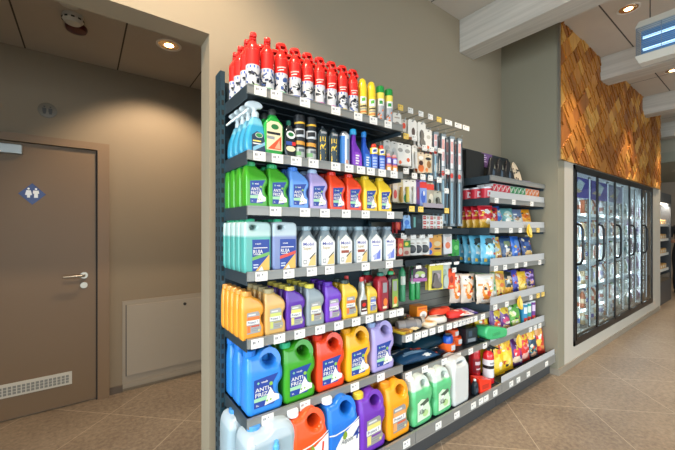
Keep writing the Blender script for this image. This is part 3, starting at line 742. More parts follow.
k = Kind(jug_small('oil_bottle', plastic('d8b53a'), plastic('8a8440'), lab_oil('6a7ac0', '4a5a9a'), 'jugys', .185, .078, .05), 'bottle', None); k.put(1.352, 1.474, Z, 'short yellow bottle beside the slim grey bottle')
def lab_r(c):
    def f(g, w, h, y):
        g.rect(-.2*w, .44*w, .08*h, .8*h, y, mat(c, .4)); g.rect(-.1*w, .3*w, .5*h, .75*h, y-.0005, grey_l); g.oval(.15*w, .26*h, .2*w, .1*h, y-.0005, orange_l); g.rect(-.1*w, .3*w, .1*h, .16*h, y-.0005, cream)
    return f
outr = [(-.5, 0), (.5, 0), (.5, .8), (.4, .88), (.2, .92), (-.2, .92), (-.4, .88), (-.5, .8)]
k = Kind(flask('coolant_bottle', .085, .238, .06, outr, plastic('a3202c'), mat('2a7060', .4), .22, .91, lab_r('8a2a38'), 'rb'), 'bottle', None); k.put(1.436, 1.476, Z, 'dark red tall bottle with teal cap'); k.put(1.40, 1.56, Z, 'dark red tall bottle at the back, behind the short yellow one')
k = Kind(flask('coolant_bottle', .078, .24, .06, outr, mat('35161a', .25, coat=.4), plastic('1f9a5c'), .24, .91, lab_r('7fa04a'), 'rb2'), 'bottle', None); k.put(1.524, 1.476, Z, 'nearly black tall bottle with green cap')

# ------------------------------------------------------------------ sixth shelf: big antifreeze jugs with handle
Z = ZS[5]
def jug_big(name, bm, cm_, lab, w, h, d, key='jugb', capz=(.9, 1.0), capr=.15): return bottle(name, '', w, h, d, bm, cm_, JUG_B, [JUG_B_H], -.34, capr, capz[0], capz[1], .02, sh_taper, lab, key=key)
for b_, c_, nm, x, n, wh in (('2f86dc', '2a7ad2', 'big blue antifreeze jug', .676, 3, 'left end of sixth shelf'), ('3a9a20', '2fb07c', 'big green antifreeze jug', .862, 2, 'sixth shelf'),
        ('e8421a', 'd8301c', 'big red orange antifreeze jug', 1.055, 2, 'sixth shelf'), ('f0ae1c', 'd8961c', 'big yellow antifreeze jug', 1.25, 1, 'sixth shelf'), ('a79ad0', '8fa4cc', 'big lavender antifreeze jug', 1.445, 1, 'right end of sixth shelf')):
    k = Kind(jug_big('antifreeze_jug', plastic(b_), plastic(c_), lab_frost5, .182, .296, .105), 'jug', 'big antifreeze jugs on the sixth shelf')
    column(k, x, 1.503, Z, n, .112, nm, wh, jit=0)

# ------------------------------------------------------------------ bottom shelf
Z = .19
WC = [(-.5, 0), (-.2, 0), (.2, 0), (.5, 0), (.5, .4), (.5, .74), (.44, .9), (.3, .98), (.05, 1), (-.05, .97), (-.12, .92), (-.40, .92), (-.47, .85), (-.5, .7), (-.5, .4)]
def lab_small(g, w, h, y): pass
wcan = (bottle('water_canister', '', .25, .355, .16, filled('9fb4be', 'b4c2ca', .28), plastic('4a94d8'), WC, [], -.25, .13, .91, .97, .03, lambda z: 1 if z < .8 else 1-(z-.8)*.9, None, key='wcan'))
tg_ = G(); tg_.lathe([(.013, 0), (.013, .03), (.010, .034), (.010, .05), (0, .05)], plastic('5aa8dc'), 14, Matrix.Translation((.01, -.088, .235))); tg_.lathe([(.015, 0), (.015, .01), (0, .01)], plastic('4a94d8'), 14, Matrix.Translation((.01, -.079, .25)) @ Matrix.Rotation(PI/2, 4, 'X')); tg_.build('tap', wcan)
k = Kind(wcan, 'canister', 'large translucent canisters on the bottom shelf')
k.put(.672, 1.445, Z, 'large translucent canister with blue cap, front one at left end'); k.put(.66, 1.63, Z, 'large translucent canister with blue cap, rear one against back panel')
g = G()
def lab_adb(c, red):
    def f(g, w, h, y):
        e = .0006; X = lambda a: a*w
        g.poly([(X(-.49), .56*h), (X(-.3), .535*h), (X(0), .55*h), (X(.3), .60*h), (X(.49), .66*h), (X(.49), .64*h), (X(.3), .58*h), (X(0), .53*h), (X(-.3), .515*h), (X(-.49), .54*h)], y, white)
        if not red:
            g.poly([(X(.49), .62*h), (X(.2), .56*h), (X(-.1), .46*h), (X(-.28), .34*h), (X(-.3), .25*h), (X(-.2), .15*h), (X(.1), .08*h), (X(.49), .05*h)], y-e, white)
            g.text('Adpoint', X(-.12), .35*h, .07*h, y-2*e, mat('4a4f5a', .4), w=.4*w, shear=.2); g.text('4', X(.26), .34*h, .17*h, y-2*e, blue_l, shear=.2)
        else:
            g.poly([(X(-.3), .5*h), (X(.1), .5*h), (X(.49), .62*h), (X(.49), .05*h), (X(-.3), .05*h)], y-e, white); g.poly([(X(-.3), .5*h), (X(.05), .5*h), (X(-.1), .44*h), (X(-.3), .44*h)], y-2*e, redd)
            g.text('1', X(.28), .36*h, .17*h, y-2*e, mat('d8432a', .4), shear=.1)
        g.poly([(X(.0), .40*h), (X(.08), .44*h), (X(.08), .48*h), (X(.02), .54*h), (X(-.06), .48*h), (X(-.06), .43*h)], y-2*e, mat('7f9a2c', .4))
    return f
for b_, red, nm, x, n in (('e8521c', 1, 'orange red jug with white cap and white label', .868, 2), ('1c72d0', 0, 'bright blue jug with white cap and green drop label', 1.068, 2)):
    k = Kind(jug_big('additive_jug', plastic(b_), mat('e8eaec', .4), lab_adb('', red), .2, .35, .13, 'jugad', (.93, 1.02), .14), 'jug', None)
    column(k, x, 1.425, Z, n, .14, nm, 'bottom shelf', jit=0)
for b_, c_, l1, l2, nm, x in (('6a30a8', 'dcc03a', 'e6d678', '7a3aa0', 'big purple motor oil jug with yellow cap', 1.27), ('f09a16', 'e68e1c', 'e8a060', 'd8603a', 'big orange motor oil jug', 1.475)):
    k = Kind(jug_big('motor_oil_jug', plastic(b_), plastic(c_), lab_oil(l1, l2), .192, .325, .12, 'jugoil'), 'jug', None)
    column(k, x, 1.415, Z, 2, .13, nm, 'bottom shelf', jit=0)
JR = [(-.4, 0), (.36, 0), (.48, .08), (.5, .2), (.40, .36), (.40, .44), (.5, .54), (.5, .66), (.42, .78), (.36, .9), (.22, .98), (.05, 1), (-.1, .97), (-.2, .93), (-.46, .93), (-.44, .8), (-.5, .66), (-.5, .5), (-.42, .38), (-.5, .24), (-.48, .08)]
JRH = [(.0, .76), (.0, .88), (.08, .92), (.18, .9), (.24, .8), (.14, .74)]
def lab_gr(g, w, h, y):
    e = .0006; g.poly([(-.3*w, .12*h), (.3*w, .14*h), (.32*w, .3*h), (.2*w, .5*h), (-.1*w, .56*h), (-.3*w, .5*h)], y, mat('cfe3c8', .4))
    g.poly([(-.2*w, .46*h), (.2*w, .54*h), (.26*w, .46*h), (-.05*w, .40*h)], y-e, mat('4a5a4a', .4)); g.poly([(-.26*w, .3*h), (-.1*w, .44*h), (-.02*w, .42*h), (-.2*w, .26*h)], y-2*e, white)
    g.text('Klar', -.24*w, .26*h, .1*h, y-3*e, mat('3f4f48', .4), w=.3*w, shear=.3); g.oval(.08*w, .24*h, .14*w, .07*h, y-e, mat('b0cf8c', .4))
k = Kind(bottle('cleaner_jug', '', .198, .3, .12, filled('5cb87c', 'c9d4cb', .225), mat('eef0ec', .4), JR, [JRH], -.33, .13, .92, .98, .022, sh_taper, lab_gr, key='jugr'), 'jug', 'pale green cleaner jugs on the bottom shelf')
for x, n, wh in ((1.69, 3, 'beside the orange oil jug'), (1.9, 3, 'beside the plain white jug')):
    column(k, x, 1.412, Z, n, .125, 'pale green jug with white shoulder', wh, jit=0)
WJ = [(-.5, 0), (-.2, 0), (.2, 0), (.5, 0), (.5, .4), (.5, .80), (.42, .88), (.36, .97), (.2, 1), (-.1, 1), (-.3, .98), (-.42, .9), (-.5, .84), (-.5, .4)]
WJH = [(-.2, .88), (-.18, .945), (.2, .945), (.24, .88), (.0, .87)]
k = Kind(bottle('water_canister', '', .19, .322, .14, mat('c8c9c6', .35, sss=.2), mat('d0cfca', .4), WJ, [WJH], -.36, .1, .9, .95, .02, lambda z: 1 if z < .8 else 1-(z-.8)*1.4, None, key='wj'), 'canister', None)
k.put(2.10, 1.42, Z, 'plain white plastic canister between green jugs and fire extinguishers')
def bag(name, w, h, b, base, regions, seed=0, crimp='c8c8c8'):
    """pillow bag standing on its lower edge; regions: (u, v, ru, rv, colour, 0 oval / 1 band / 2 chip)"""
    rnd = random.Random(seed); nx, nz = 18, 28; g = G(); w *= 1.1; regions = list(regions)+[(rnd.uniform(.15, .85), rnd.uniform(.1, .9), rnd.uniform(.05, .13), rnd.uniform(.03, .06), rnd.choice(['f2e6c8', 'e8c04a', 'c8482c', '2c3038', 'f4f0e8', regions[0][4]]), 0) for q in range(9)]; cm_ = [foil(base)]+[foil(r[4]) for r in regions]
    def P(u, v, s):
        pw = max(0, math.sin(PI*min(max((v-.04)/.92, 0), 1)))**.55; e = (1-(2*u-1)**2)**.55 if 0 < u < 1 else 0
        wr = math.sin(u*17+seed+v*5)*math.sin(v*23+seed*2)*.003*pw
        xx = (u-.5)*w*(1-.06*pw)*(1+.02*math.sin(v*20+seed)); return (xx, s*(b*.5*pw*e+wr*e)-.0, v*h)
    for s in (-1, 1):
        vs = [P(i/nx, j/nz, s) for j in range(nz+1) for i in range(nx+1)]
        for j in range(nz):
            for i in range(nx):
                u, v = (i+.5)/nx, (j+.5)/nz; k = 0
                if s < 0 or True:
                    for q, r in enumerate(regions):
                        du, dv = (u-r[0])/r[2], (v-r[1])/r[3]
                        if (abs(du) < 1 and abs(dv) < 1) if r[5] else (du*du+dv*dv < 1): k = q+1
                if s > 0 and k and not regions[k-1][5]: k = 0
                a = j*(nx+1)+i; f = (a, a+1, a+nx+2, a+nx+1)
                g.f.append([x+0 if s < 0 else x+len(vs) for x in (f if s < 0 else f[::-1])]); g.m.append(g.mi(cm_[k]))
        g.v += vs
    return g.build(name, ang=70)

# fire extinguishers and small things beside them
def extinguisher(lab):
    t = thing('fire_extinguisher', '', 'fire extinguisher')
    rm = mat('c81e24', .25, coat=.6)
    G().lathe([(.035, 0), (.042, .006), (.042, .21), (.038, .232), (.022, .25), (.014, .256), (0, .256)], rm, 24).build('body', t)
    g = G(); g.lathe([(.014, .25), (.016, .256), (.016, .272), (.008, .276), (0, .276)], black, 12); g.box(-.008, .008, -.05, .03, .276, .284, black); g.box(-.007, .007, -.055, .02, .292, .299, black, Matrix.Rotation(.1, 4, 'X'))
    g.build('valve', t, smooth=False)
    G().tube([(.012, 0, .266), (.04, -.01, .262), (.05, -.014, .2), (.048, -.016, .12)], .006, black).build('hose', t)
    g = G(); r = .0425
    if lab == 0:
        g.crect(r, -1.3*r, 1.3*r, .07, .17, mat('8a1420', .4)); g.crect(r+.0003, -.9*r, .9*r, .125, .15, mat('e0c8cc', .4)); g.crect(r+.0003, -.7*r, .7*r, .09, .10, mat('e0c8cc', .4))
    else:
        g.crect(r, -PI*r, PI*r, .05, .19, mat('d8d8dc', .4), n=20); g.crect(r+.0003, -PI*r, PI*r, .12, .145, black, n=20); g.crect(r+.0003, -.8*r, .8*r, .155, .17, grey_l)
    g.build('label', t)
    return t
ke = Kind(extinguisher(0), 'fire extinguisher', None)
ke.put(2.525, 1.51, Z, 'red fire extinguisher with red label behind the red wedge', .0, sc=1.08); ke.put(2.50, 1.64, Z, 'red fire extinguisher at the back, behind the red labelled one', .1, sc=1.08)
ke = Kind(extinguisher(1), 'fire extinguisher', None); ke.put(2.575, 1.42, Z, 'red fire extinguisher with white label and black band')
g = G(); rm = plastic('e8341c')
g.add([(-.07, -.04, 0), (.07, -.04, 0), (.07, .04, 0), (-.07, .04, 0), (-.09, -.04, .13), (.075, -.04, .09), (.075, .04, .09), (-.09, .04, .13)],
      [(0, 3, 2, 1), (4, 5, 6, 7), (0, 1, 5, 4), (1, 2, 6, 5), (2, 3, 7, 6), (3, 0, 4, 7)], rm)
g.rect(-.05, .04, .03, .07, -.041, mat('b82a18', .4))
o = g.build('wheel_chock', smooth=False, loc=(2.41, 1.385, Z)); o.scale = (.85, 1, .85); o.rotation_euler = (0, 0, -.12); tag(o, 'red plastic wheel chock lying in front of extinguishers', 'wheel chock')
k = Kind(flask('small_bottle', .05, .115, .035, out_fl, mat('1e2830', .35), mat('e8e8e6', .4), .18, .9, lambda g, w, h, y: g.rect(-.3*w, .3*w, .2*h, .5*h, y, mat('3a4a58', .4)), 'smallb'), 'bottle', None)
k.put(2.30, 1.372, Z, 'small black bottle standing before the red wheel chock')

# ------------------------------------------------------------------ hooks and packs of the middle bay
def hook(x, z, y0, flag=None, fw=.052):
    g = G(); g.tube([(x, BY, z), (x, y0, z), (x, y0-.004, z+.014)], .0024, hook_m, 6); g.box(x-.012, x+.012, BY-.004, BY, z-.02, z+.012, hook_m)
    h = g.build('hook', ub.root)
    if flag is not None: price_tag(h, x, y0-.008, z+.0, fw, .038, flag, 'price_flag')
    return h
def blobs(g, w, h, y, spec):
    for s_ in spec:
        a, b, rx, rz, c = s_[:5]
        if len(s_) > 5: g.rect(a*w-rx*w, a*w+rx*w, -b*h-rz*h, -b*h+rz*h, y, mat(c, .45))
        else: g.oval(a*w, -b*h, rx*w, rz*h, y, mat(c, .45), 12)
        y -= .0004
def pack(kind, w, h, card, spec, item=None, ic='888888', d=.02, label=''):
    """hanging pack: origin at its hanging hole, card hangs down"""
    t = thing(kind, label, 'pack')
    g = G(); hw = w/2
    out = [(-hw, -h+.01), (hw, -h+.01), (hw, 0.0), (hw*.7, .012), (-hw*.7, .012), (-hw, 0)]
    vs = [(a, 0, b) for a, b in out]+[(a, .0025, b) for a, b in out]; n = len(out)
    g.add(vs, [tuple(range(n)), tuple(range(2*n-1, n-1, -1))]+[(i, i+n, (i+1) % n+n, (i+1) % n) for i in range(n)], mat(card, .5))
    g.rect(-.008, .008, -.003, .002, -.0004, black)
    blobs(g, w, h, -.0008, spec); g.build('card', t, smooth=False)
    if item:
        g = G(); m = mat(ic, .35); cz = -h*.6
        if item == 'rod': g.tube([(0, -d*.6, -h*.25), (0, -d*.6, -h*.92)], [w*.16, w*.2], m, 10)
        elif item == 'rods':
            for q in (-.25, .0, .25): g.tube([(q*w, -d*.5, -h*.25), (q*w, -d*.5, -h*.95)], w*.1, m, 8)
        elif item == 'disc': g.lathe([(0, 0), (w*.42, 0), (w*.42, d), (w*.3, d+.003), (0, d+.003)], m, 22, Matrix.Translation((0, 0, cz)) @ Matrix.Rotation(PI/2, 4, 'X'))
        elif item == 'bubble':
            vs, fs = silhouette('bub%.3f%.3f' % (w, h), [(-.5, 0), (.5, 0), (.5, 1), (-.5, 1)], [], w*.7, h*.5, d, d*.3); g.add(vs, fs, m, Matrix.Translation((0, -d*.5, -h*.92)))
        elif item == 'sweep':
            vs, fs = silhouette('swp', [(-.5, .2), (-.2, 0), (.4, .0), (.5, .3), (.1, .5), (.0, 1), (-.3, 1), (-.3, .5)], [], w*.7, h*.6, d, d*.3); g.add(vs, fs, m, Matrix.Translation((0, -d*.5, -h*.9)))
        g.build('product', t)
    return t
def hang(k, x, z, y, n, label, dy=.03, tilt=.04):
    for j in range(n):
        k.put(x, y+j*dy, z, label if j == 0 else '%s, %s on its hook' % (label, ['', 'second', 'third', 'fourth'][j]), random.uniform(-.05, .05)-.12, 0, random.uniform(-tilt, tilt))
def packs(x, zh, y, n, w, h, card, spec, item, ic, label, flag=tag_w, zf=None, d=.02, kind='blister_pack', hk=True, grp=None, dy=.03):
    if hk: hook(x, zh, y-.012, flag)
    k = Kind(pack(kind, w, h, card, spec, item, ic, d), 'pack', grp); hang(k, x, zh-.006, y, n, label, dy)
    return k
W_ = 'e8e4dc'
# row A, top
for x, f, fw in ((1.724, tag_y, .05), (1.826, tag_w, .052), (1.939, tag_w, .052), (2.047, tag_w, .054), (2.15, tag_y, .054), (2.27, tag_w, .09), (2.40, tag_w, .09), (2.51, tag_w, .09)):
    hook(x, 2.243, 1.585, f, fw)
packs(1.715, 2.205, 1.60, 2, .075, .105, W_, [(0, .65, .3, .2, '8a8580'), (0, .2, .3, .04, 'b0a090', 1)], None, '', 'white card pack with grey bulb, top left hook', flag=None)
packs(1.785, 2.175, 1.60, 2, .045, .085, 'c8c0b4', [(0, .4, .35, .25, 'd8452c')], None, '', 'small pack with red round spot, top row', flag=None)
packs(1.875, 2.19, 1.60, 2, .085, .125, W_, [(.1, .6, .2, .25, '5a4a44'), (.2, .9, .25, .08, 'e07a4a')], None, '', 'white card pack with dark bulb, top row', flag=None)
packs(1.975, 2.19, 1.60, 2, .085, .185, W_, [(0, .45, .28, .22, '6a6460'), (0, .7, .12, .15, '7a746c'), (.2, .88, .25, .07, 'e2703c')], 'sweep', '7c756c', 'tall white card pack with grey bulb shape, top row', flag=None, d=.012)
packs(2.055, 2.15, 1.60, 2, .07, .15, W_, [(-.1, .8, .2, .08, 'e2703c'), (0, .3, .3, .1, 'c8bfb0')], None, '', 'plain white card pack left of the wiper blades', flag=None)
# wiper blades in long packs
def wiper(l, c):
    t = thing('wiper_blade_pack', '', 'wiper blade')
    g = G(); w = .05
    g.box(-w/2, w/2, 0, .012, -l, 0, mat('8b989f', .4, .3)); g.rect(-w*.45, w*.2, -l*.36, -.02, -.0005, mat('dfe0e2', .4)); g.rect(-w*.4, w*.1, -l*.17, -l*.06, -.001, mat('d9a09c', .4))
    g.rect(-w*.4, w*.1, -l*.30, -l*.2, -.001, mat('d9aeb0', .4)); g.oval(-.01, -l*.44, w*.35, l*.03, -.001, mat('cf4a40', .4)); g.rect(-w*.45, w*.45, -l*.5, -l*.37, -.0004, mat('b8bcc0', .4))
    g.build('sleeve', t, smooth=False)
    g = G(); g.tube([(.012, -.006, -.03), (.014, -.012, -l*.4), (.012, -.016, -l*.5), (.01, -.012, -l*.6), (.012, -.006, -l+.02)], [.003, .005, .007, .005, .003], mat('2a3238', .4), 8)
    g.box(-.016, -.006, -.004, -.001, -l+.02, -l*.52, mat('9cc4d8', .3)); g.build('blade', t)
    return t
for x, n, l, wh in ((2.245, 3, .70, 'left of the long packs'), (2.36, 3, .72, 'middle of the long packs'), (2.465, 2, .72, 'right of the long packs')):
    k = Kind(wiper(l, 0), 'wiper blade', 'wiper blade packs'); hook(x, 2.165, 1.585)
    for j in range(n): k.put(x-.012*j, 1.60+.035*j, 2.155, 'long grey wiper blade pack, %s%s' % (wh, ['', ', second on its hook', ', third on its hook'][j]), -.15)
hook(2.15, 2.165, 1.585)
k = Kind(wiper(.36, 0), 'wiper blade', 'short wiper blade packs')
for j in range(3): k.put(2.15-.01*j, 1.60+.035*j, 2.155, 'short dark wiper blade pack, %s on the first wiper hook' % ['first', 'second', 'third'][j], -.15)
# row B
for x, zf, f in ((1.616, 2.045, tag_y), (1.68, 2.052, tag_w), (1.757, 2.048, tag_y), (1.844, 2.05, tag_w), (1.955, 1.997, tag_w), (2.035, 1.997, tag_w), (2.137, 2.0, tag_w)):
    hook(x, zf, 1.565, f)
GW = 'c9c8c2'
for i, (x, zz, w, h, c, sp, it, ic, lb) in enumerate((
    (1.635, 2.01, .062, .135, GW, [(0, .3, .35, .12, 'a8a8a4'), (0, .75, .3, .1, 'b89088')], 'bubble', 'b4b4b0', 'grey bubble pack at left of second hook row'),
    (1.705, 2.01, .062, .145, GW, [(0, .4, .35, .2, 'b4b4b0'), (0, .8, .2, .06, '9a6a5a')], 'bubble', 'aeb0ae', 'grey bubble pack second in the second hook row'),
    (1.765, 2.01, .066, .15, W_, [(0, .25, .35, .1, 'a09c94'), (0, .82, .2, .09, 'e2683a')], None, '', 'white card pack with low orange dot, second hook row'),
    (1.838, 2.01, .068, .15, W_, [(0, .25, .35, .1, 'a8a49c'), (.1, .66, .22, .1, 'e2683a')], None, '', 'white card pack with higher orange dot, second hook row'),
    (1.915, 2.015, .05, .165, W_, [(0, .5, .25, .3, 'b8b0a4')], 'rod', 'd8d4cc', 'narrow white pack right of the orange dotted cards'),
    (1.985, 1.975, .075, .15, 'd9c2a4', [(0, .7, .4, .2, 'e0702c'), (0, .45, .3, .12, '4a2a22'), (0, .2, .35, .1, W_)], None, '', 'brown and orange pack in the second hook row'),
    (2.07, 1.975, .075, .14, 'ddc9a6', [(.1, .5, .3, .2, 'a8743c'), (-.2, .8, .2, .12, 'e08a4a'), (0, .2, .4, .08, '2a2a2a')], None, '', 'tan pack beside the brown and orange one'),
    (2.16, 1.985, .085, .15, 'd6d2c8', [(.1, .4, .3, .2, 'a8a49a'), (-.1, .8, .3, .1, 'c8b49a')], 'bubble', 'cfcdc6', 'pale pack left of the short wiper blade packs'))):
    packs(x, zz, 1.615, 2, w, h, c, sp, it, ic, lb, hk=False, flag=None)
# row C
for x, zf in ((1.712, 1.800), (1.797, 1.775), (1.886, 1.776), (1.969, 1.776), (2.07, 1.77), (2.168, 1.84), (2.16, 1.697)): hook(x, zf, 1.525, tag_w)
for x, zz, w, h, c, sp, it, ic, lb in (
    (1.70, 1.75, .045, .155, 'd8c8b0', [(0, .6, .35, .2, 'c8443a'), (0, .3, .35, .1, 'd8d0c4')], None, '', 'narrow tan pack with red patch, third hook row'),
    (1.745, 1.75, .055, .16, 'c8b890', [(0, .7, .3, .2, 'b8902c'), (0, .3, .3, .1, W_)], 'rod', 'b98c3a', 'ochre pack with a stick, third hook row'),
    (1.81, 1.755, .068, .16, W_, [(0, .75, .4, .2, '4a9a6a'), (0, .35, .3, .1, 'cfc8bc')], 'rod', 'd8c24a', 'white pack with green patch, third hook row'),
    (1.88, 1.76, .06, .17, W_, [(0, .7, .2, .2, '9a9a9a'), (0, .3, .3, .1, 'b8b0a4')], 'rod', 'e6e2dc', 'white pack with grey tool, third hook row'),
    (1.935, 1.765, .038, .175, '6a4a8a', [(0, .5, .3, .3, '9a3a5a')], None, '', 'narrow purple pack, third hook row'),
    (1.99, 1.765, .075, .185, '7f9ad8', [(0, .12, .5, .12, 'd8342c', 1), (0, .6, .3, .25, '3f62c0'), (.1, .45, .12, .1, W_)], None, '', 'blue pack with red header, third hook row'),
    (2.075, 1.755, .08, .175, 'a8a090', [(0, .12, .5, .12, 'd8402c', 1), (.1, .6, .3, .2, 'd8d0bc'), (-.1, .75, .2, .12, '4a4a3a')], None, '', 'grey pack with red header, third hook row'),
    (2.165, 1.70, .08, .12, 'b8b8a8', [(0, .5, .3, .2, '3a3a34'), (.2, .7, .2, .1, W_)], 'sweep', '5a5a50', 'small pack with dark tool beside the grey red one')):
    packs(x, zz, 1.60, 2, w, h, c, sp, it, ic, lb, hk=False, flag=None)
# boxes on the small shelf
g = G(); g.rbox(-.058, .058, 0, .16, 0, .108, mat('1d2a2e', .4), .003); g.rect(-.04, -.02, .02, .09, -.0006, mat('6fa8a0', .4)); g.rect(0, .04, .05, .08, -.0006, mat('2f4548', .4))
tag(g.build('box', loc=(1.845, 1.53, 1.405), smooth=False), 'black box on small shelf beside white bulb boxes', 'box')
def bulb_box():
    g = G(); g.rbox(-.038, .038, 0, .09, 0, .035, mat('e9e6e2', .4), .0015)
    g.rect(-.032, .0, .006, .029, -.0006, mat('c8392f', .4)); g.oval(.018, .019, .012, .010, -.0006, mat('b8a890', .4)); g.rect(-.03, -.004, .016, .02, -.001, white)
    return g.build('bulb_box', smooth=False)
b0 = bulb_box(); first = True
for r_ in range(3):
    for c_ in range(3):
        o = b0 if first else b0.copy()
        if not first: C.objects.link(o)
        first = False; o.location = (1.958+c_*.08, 1.545, 1.405+r_*.0355); o.rotation_euler = (0, 0, random.uniform(-.03, .03))
        tag(o, 'small white and red bulb box, %s layer, %s stack on small shelf' % (['bottom', 'middle', 'top'][r_], ['left', 'middle', 'right'][c_]), 'box', 'bulb boxes on the small shelf')
packs(1.735, 1.50, 1.53, 2, .062, .125, '8fb4dc', [(0, .3, .35, .15, '3a74c8'), (0, .7, .38, .18, '4a88d4'), (.1, .7, .12, .06, W_)], 'bubble', '5a94d8', 'pale blue pack hanging left of black box', flag=None)
packs(1.685, 1.50, 1.56, 2, .05, .12, 'a82a2c', [(0, .5, .3, .2, 'd8563c'), (0, .2, .3, .1, '5a1a1c')], None, '', 'dark red pack hanging beside silver bottles', flag=None)
# row D
for x, zf, f in ((1.69, 1.368, tag_w), (1.785, 1.366, tag_w), (1.88, 1.368, tag_w), (1.968, 1.37, tag_w), (2.083, 1.39, tag_y)): hook(x, zf, 1.525, f)
packs(1.725, 1.345, 1.575, 2, .05, .12, 'd8442c', [(0, .65, .35, .2, 'd8c8b8'), (0, .3, .3, .1, 'e89a4a')], None, '', 'red pack above shelf, fourth hook row', flag=None, hk=False)
packs(1.785, 1.345, 1.575, 2, .07, .12, 'c8b4a0', [(0, .25, .5, .2, '3a7a2c', 1), (0, .25, .25, .12, 'e0d23a'), (0, .75, .3, .12, 'a85a4a')], None, '', 'pack with green and yellow header, fourth hook row', flag=None, hk=False)
kd = Kind(pack('squeegee_pack', .07, .135, 'dcd6ce', [(0, .25, .4, .15, W_), (0, .3, .3, .04, 'b8a898')], 'disc', '33363a', .014), 'pack', 'packs with black discs')
for j, x in enumerate((1.85, 1.90, 1.965)): kd.put(x, 1.585-.01*j, 1.352, 'pack with round black disc, %s of three' % ['left', 'middle', 'right'][j], -.7)
packs(2.035, 1.345, 1.575, 2, .08, .13, 'e89a4c', [(0, .35, .35, .2, '2f5cb8'), (.1, .75, .3, .14, '3a6ac8'), (-.2, .55, .15, .1, W_)], None, '', 'orange and blue pack beside the black discs', flag=None, hk=False)
packs(2.13, 1.36, 1.575, 2, .095, .15, 'e0a24a', [(0, .35, .4, .13, 'd8c090'), (0, .6, .4, .05, '4a3a30'), (0, .85, .45, .1, 'e8c02c')], None, '', 'orange pack with dark stripe, fourth hook row', flag=None, hk=False)
packs(2.255, 1.405, 1.575, 2, .09, .19, 'dcd8d6', [(.1, .35, .3, .12, 'd8c4bc'), (0, .6, .3, .14, 'e07a52'), (0, .2, .4, .06, 'b8b4b0')], None, '', 'tall white pack with orange centre, fourth hook row', flag=tag_w)
packs(2.36, 1.32, 1.575, 2, .09, .125, '2f9a3c', [(.1, .4, .3, .16, '6fc06a'), (-.1, .8, .2, .1, '1f7a2c')], None, '', 'bright green pack next to the snack shelves', flag=None)
packs(2.45, 1.60, 1.585, 1, .07, .15, 'c8b8a8', [(0, .4, .3, .2, 'a85a4a')], None, '', 'beige pack under the right wiper blades', flag=tag_w) if 0 else None
# row E
for x, zf, w_ in ((1.815, 1.162, .052), (1.966, 1.172, .06), (2.04, 1.172, .06), (2.10, 1.170, .06), (2.16, 1.168, .06), (2.256, 1.162, .06)): hook(x, zf, 1.505, tag_w, w_)
def tube_pack(x, h, c, lb, r=.022, z=.0):
    t = thing('tube_pack', lb, 'tube'); g = G(); g.lathe([(r*.8, -h), (r, -h+.006), (r, -.03), (r*.6, -.01), (r*.3, 0), (0, 0)], mat(c, .3), 14); g.build('tube', t)
    g = G(); g.crect(r+.0006, -1.2*r, 1.2*r, -h*.5, -h*.25, mat('cfd8cc', .4)); g.build('label', t); t.location = (x, 1.60, 1.145); return t
tube_pack(1.765, .235, '3f9a68', 'green tube hanging left of the purple labelled pack', .024); tube_pack(1.87, .24, '1f9a4c', 'green tube behind the purple labelled pack, left one', .022); tube_pack(1.925, .24, '1f8f46', 'green tube behind the purple labelled pack, right one', .022)
tube_pack(1.655, .24, 'e0653a', 'orange and white tube beside dark red bottle', .026)
packs(1.90, 1.135, 1.55, 2, .13, .095, '4a3a4a', [(0, .8, .5, .12, 'b060a0', 1), (0, .35, .35, .2, 'a8c06a'), (.2, .5, .15, .15, 'd8d0d0'), (-.25, .5, .15, .15, 'c8b8c4')], None, '', 'wide dark pack with purple and green label', flag=None)
packs(2.08, 1.15, 1.55, 2, .155, .19, 'e3d24a', [(.05, .5, .32, .3, '8f8a86', 1), (.05, .42, .25, .12, 'b8a4a8'), (.05, .85, .35, .05, '3a3a30', 1), (-.42, .5, .04, .45, 'f0e27a', 1)], 'sweep', '6c6460', 'large yellow pack with grey tool picture', flag=None, hk=False)
packs(2.215, 1.15, 1.57, 2, .08, .2, 'c9cfc8', [(0, .4, .3, .2, 'a4b8a8'), (0, .75, .3, .1, 'd0c08a')], 'bubble', 'bcc8c0', 'clear tall pack between yellow and orange ones', flag=None)
packs(2.32, 1.09, 1.58, 2, .075, .155, 'ea4f1e', [(0, .45, .25, .2, 'b83418'), (0, .8, .3, .06, 'f0a06a')], None, '', 'bright orange pack left of the vegetable snack bags', flag=tag_w)
for x, w, h, c, sp, lb in ((1.68, .09, .2, 'a8b4a4', [(0, .4, .3, .2, '5a8a6a'), (0, .75, .35, .1, 'd0d4cc')], 'grey green clear pack at the back, left of green tubes'),
    (2.0, .1, .22, 'b4b0a4', [(0, .4, .3, .15, '4a6a5a'), (0, .7, .2, .1, 'c8a06a')], 'pale clear pack at the back, right of green tubes'),
    (2.40, .09, .17, 'c8c4bc', [(0, .5, .3, .2, '8a6a5a'), (.1, .3, .2, .1, 'd0a04a')], 'pale pack at the back beside the bright orange one')):
    packs(x, 1.14, 1.69, 1, w, h, c, sp, None, '', lb, flag=None)
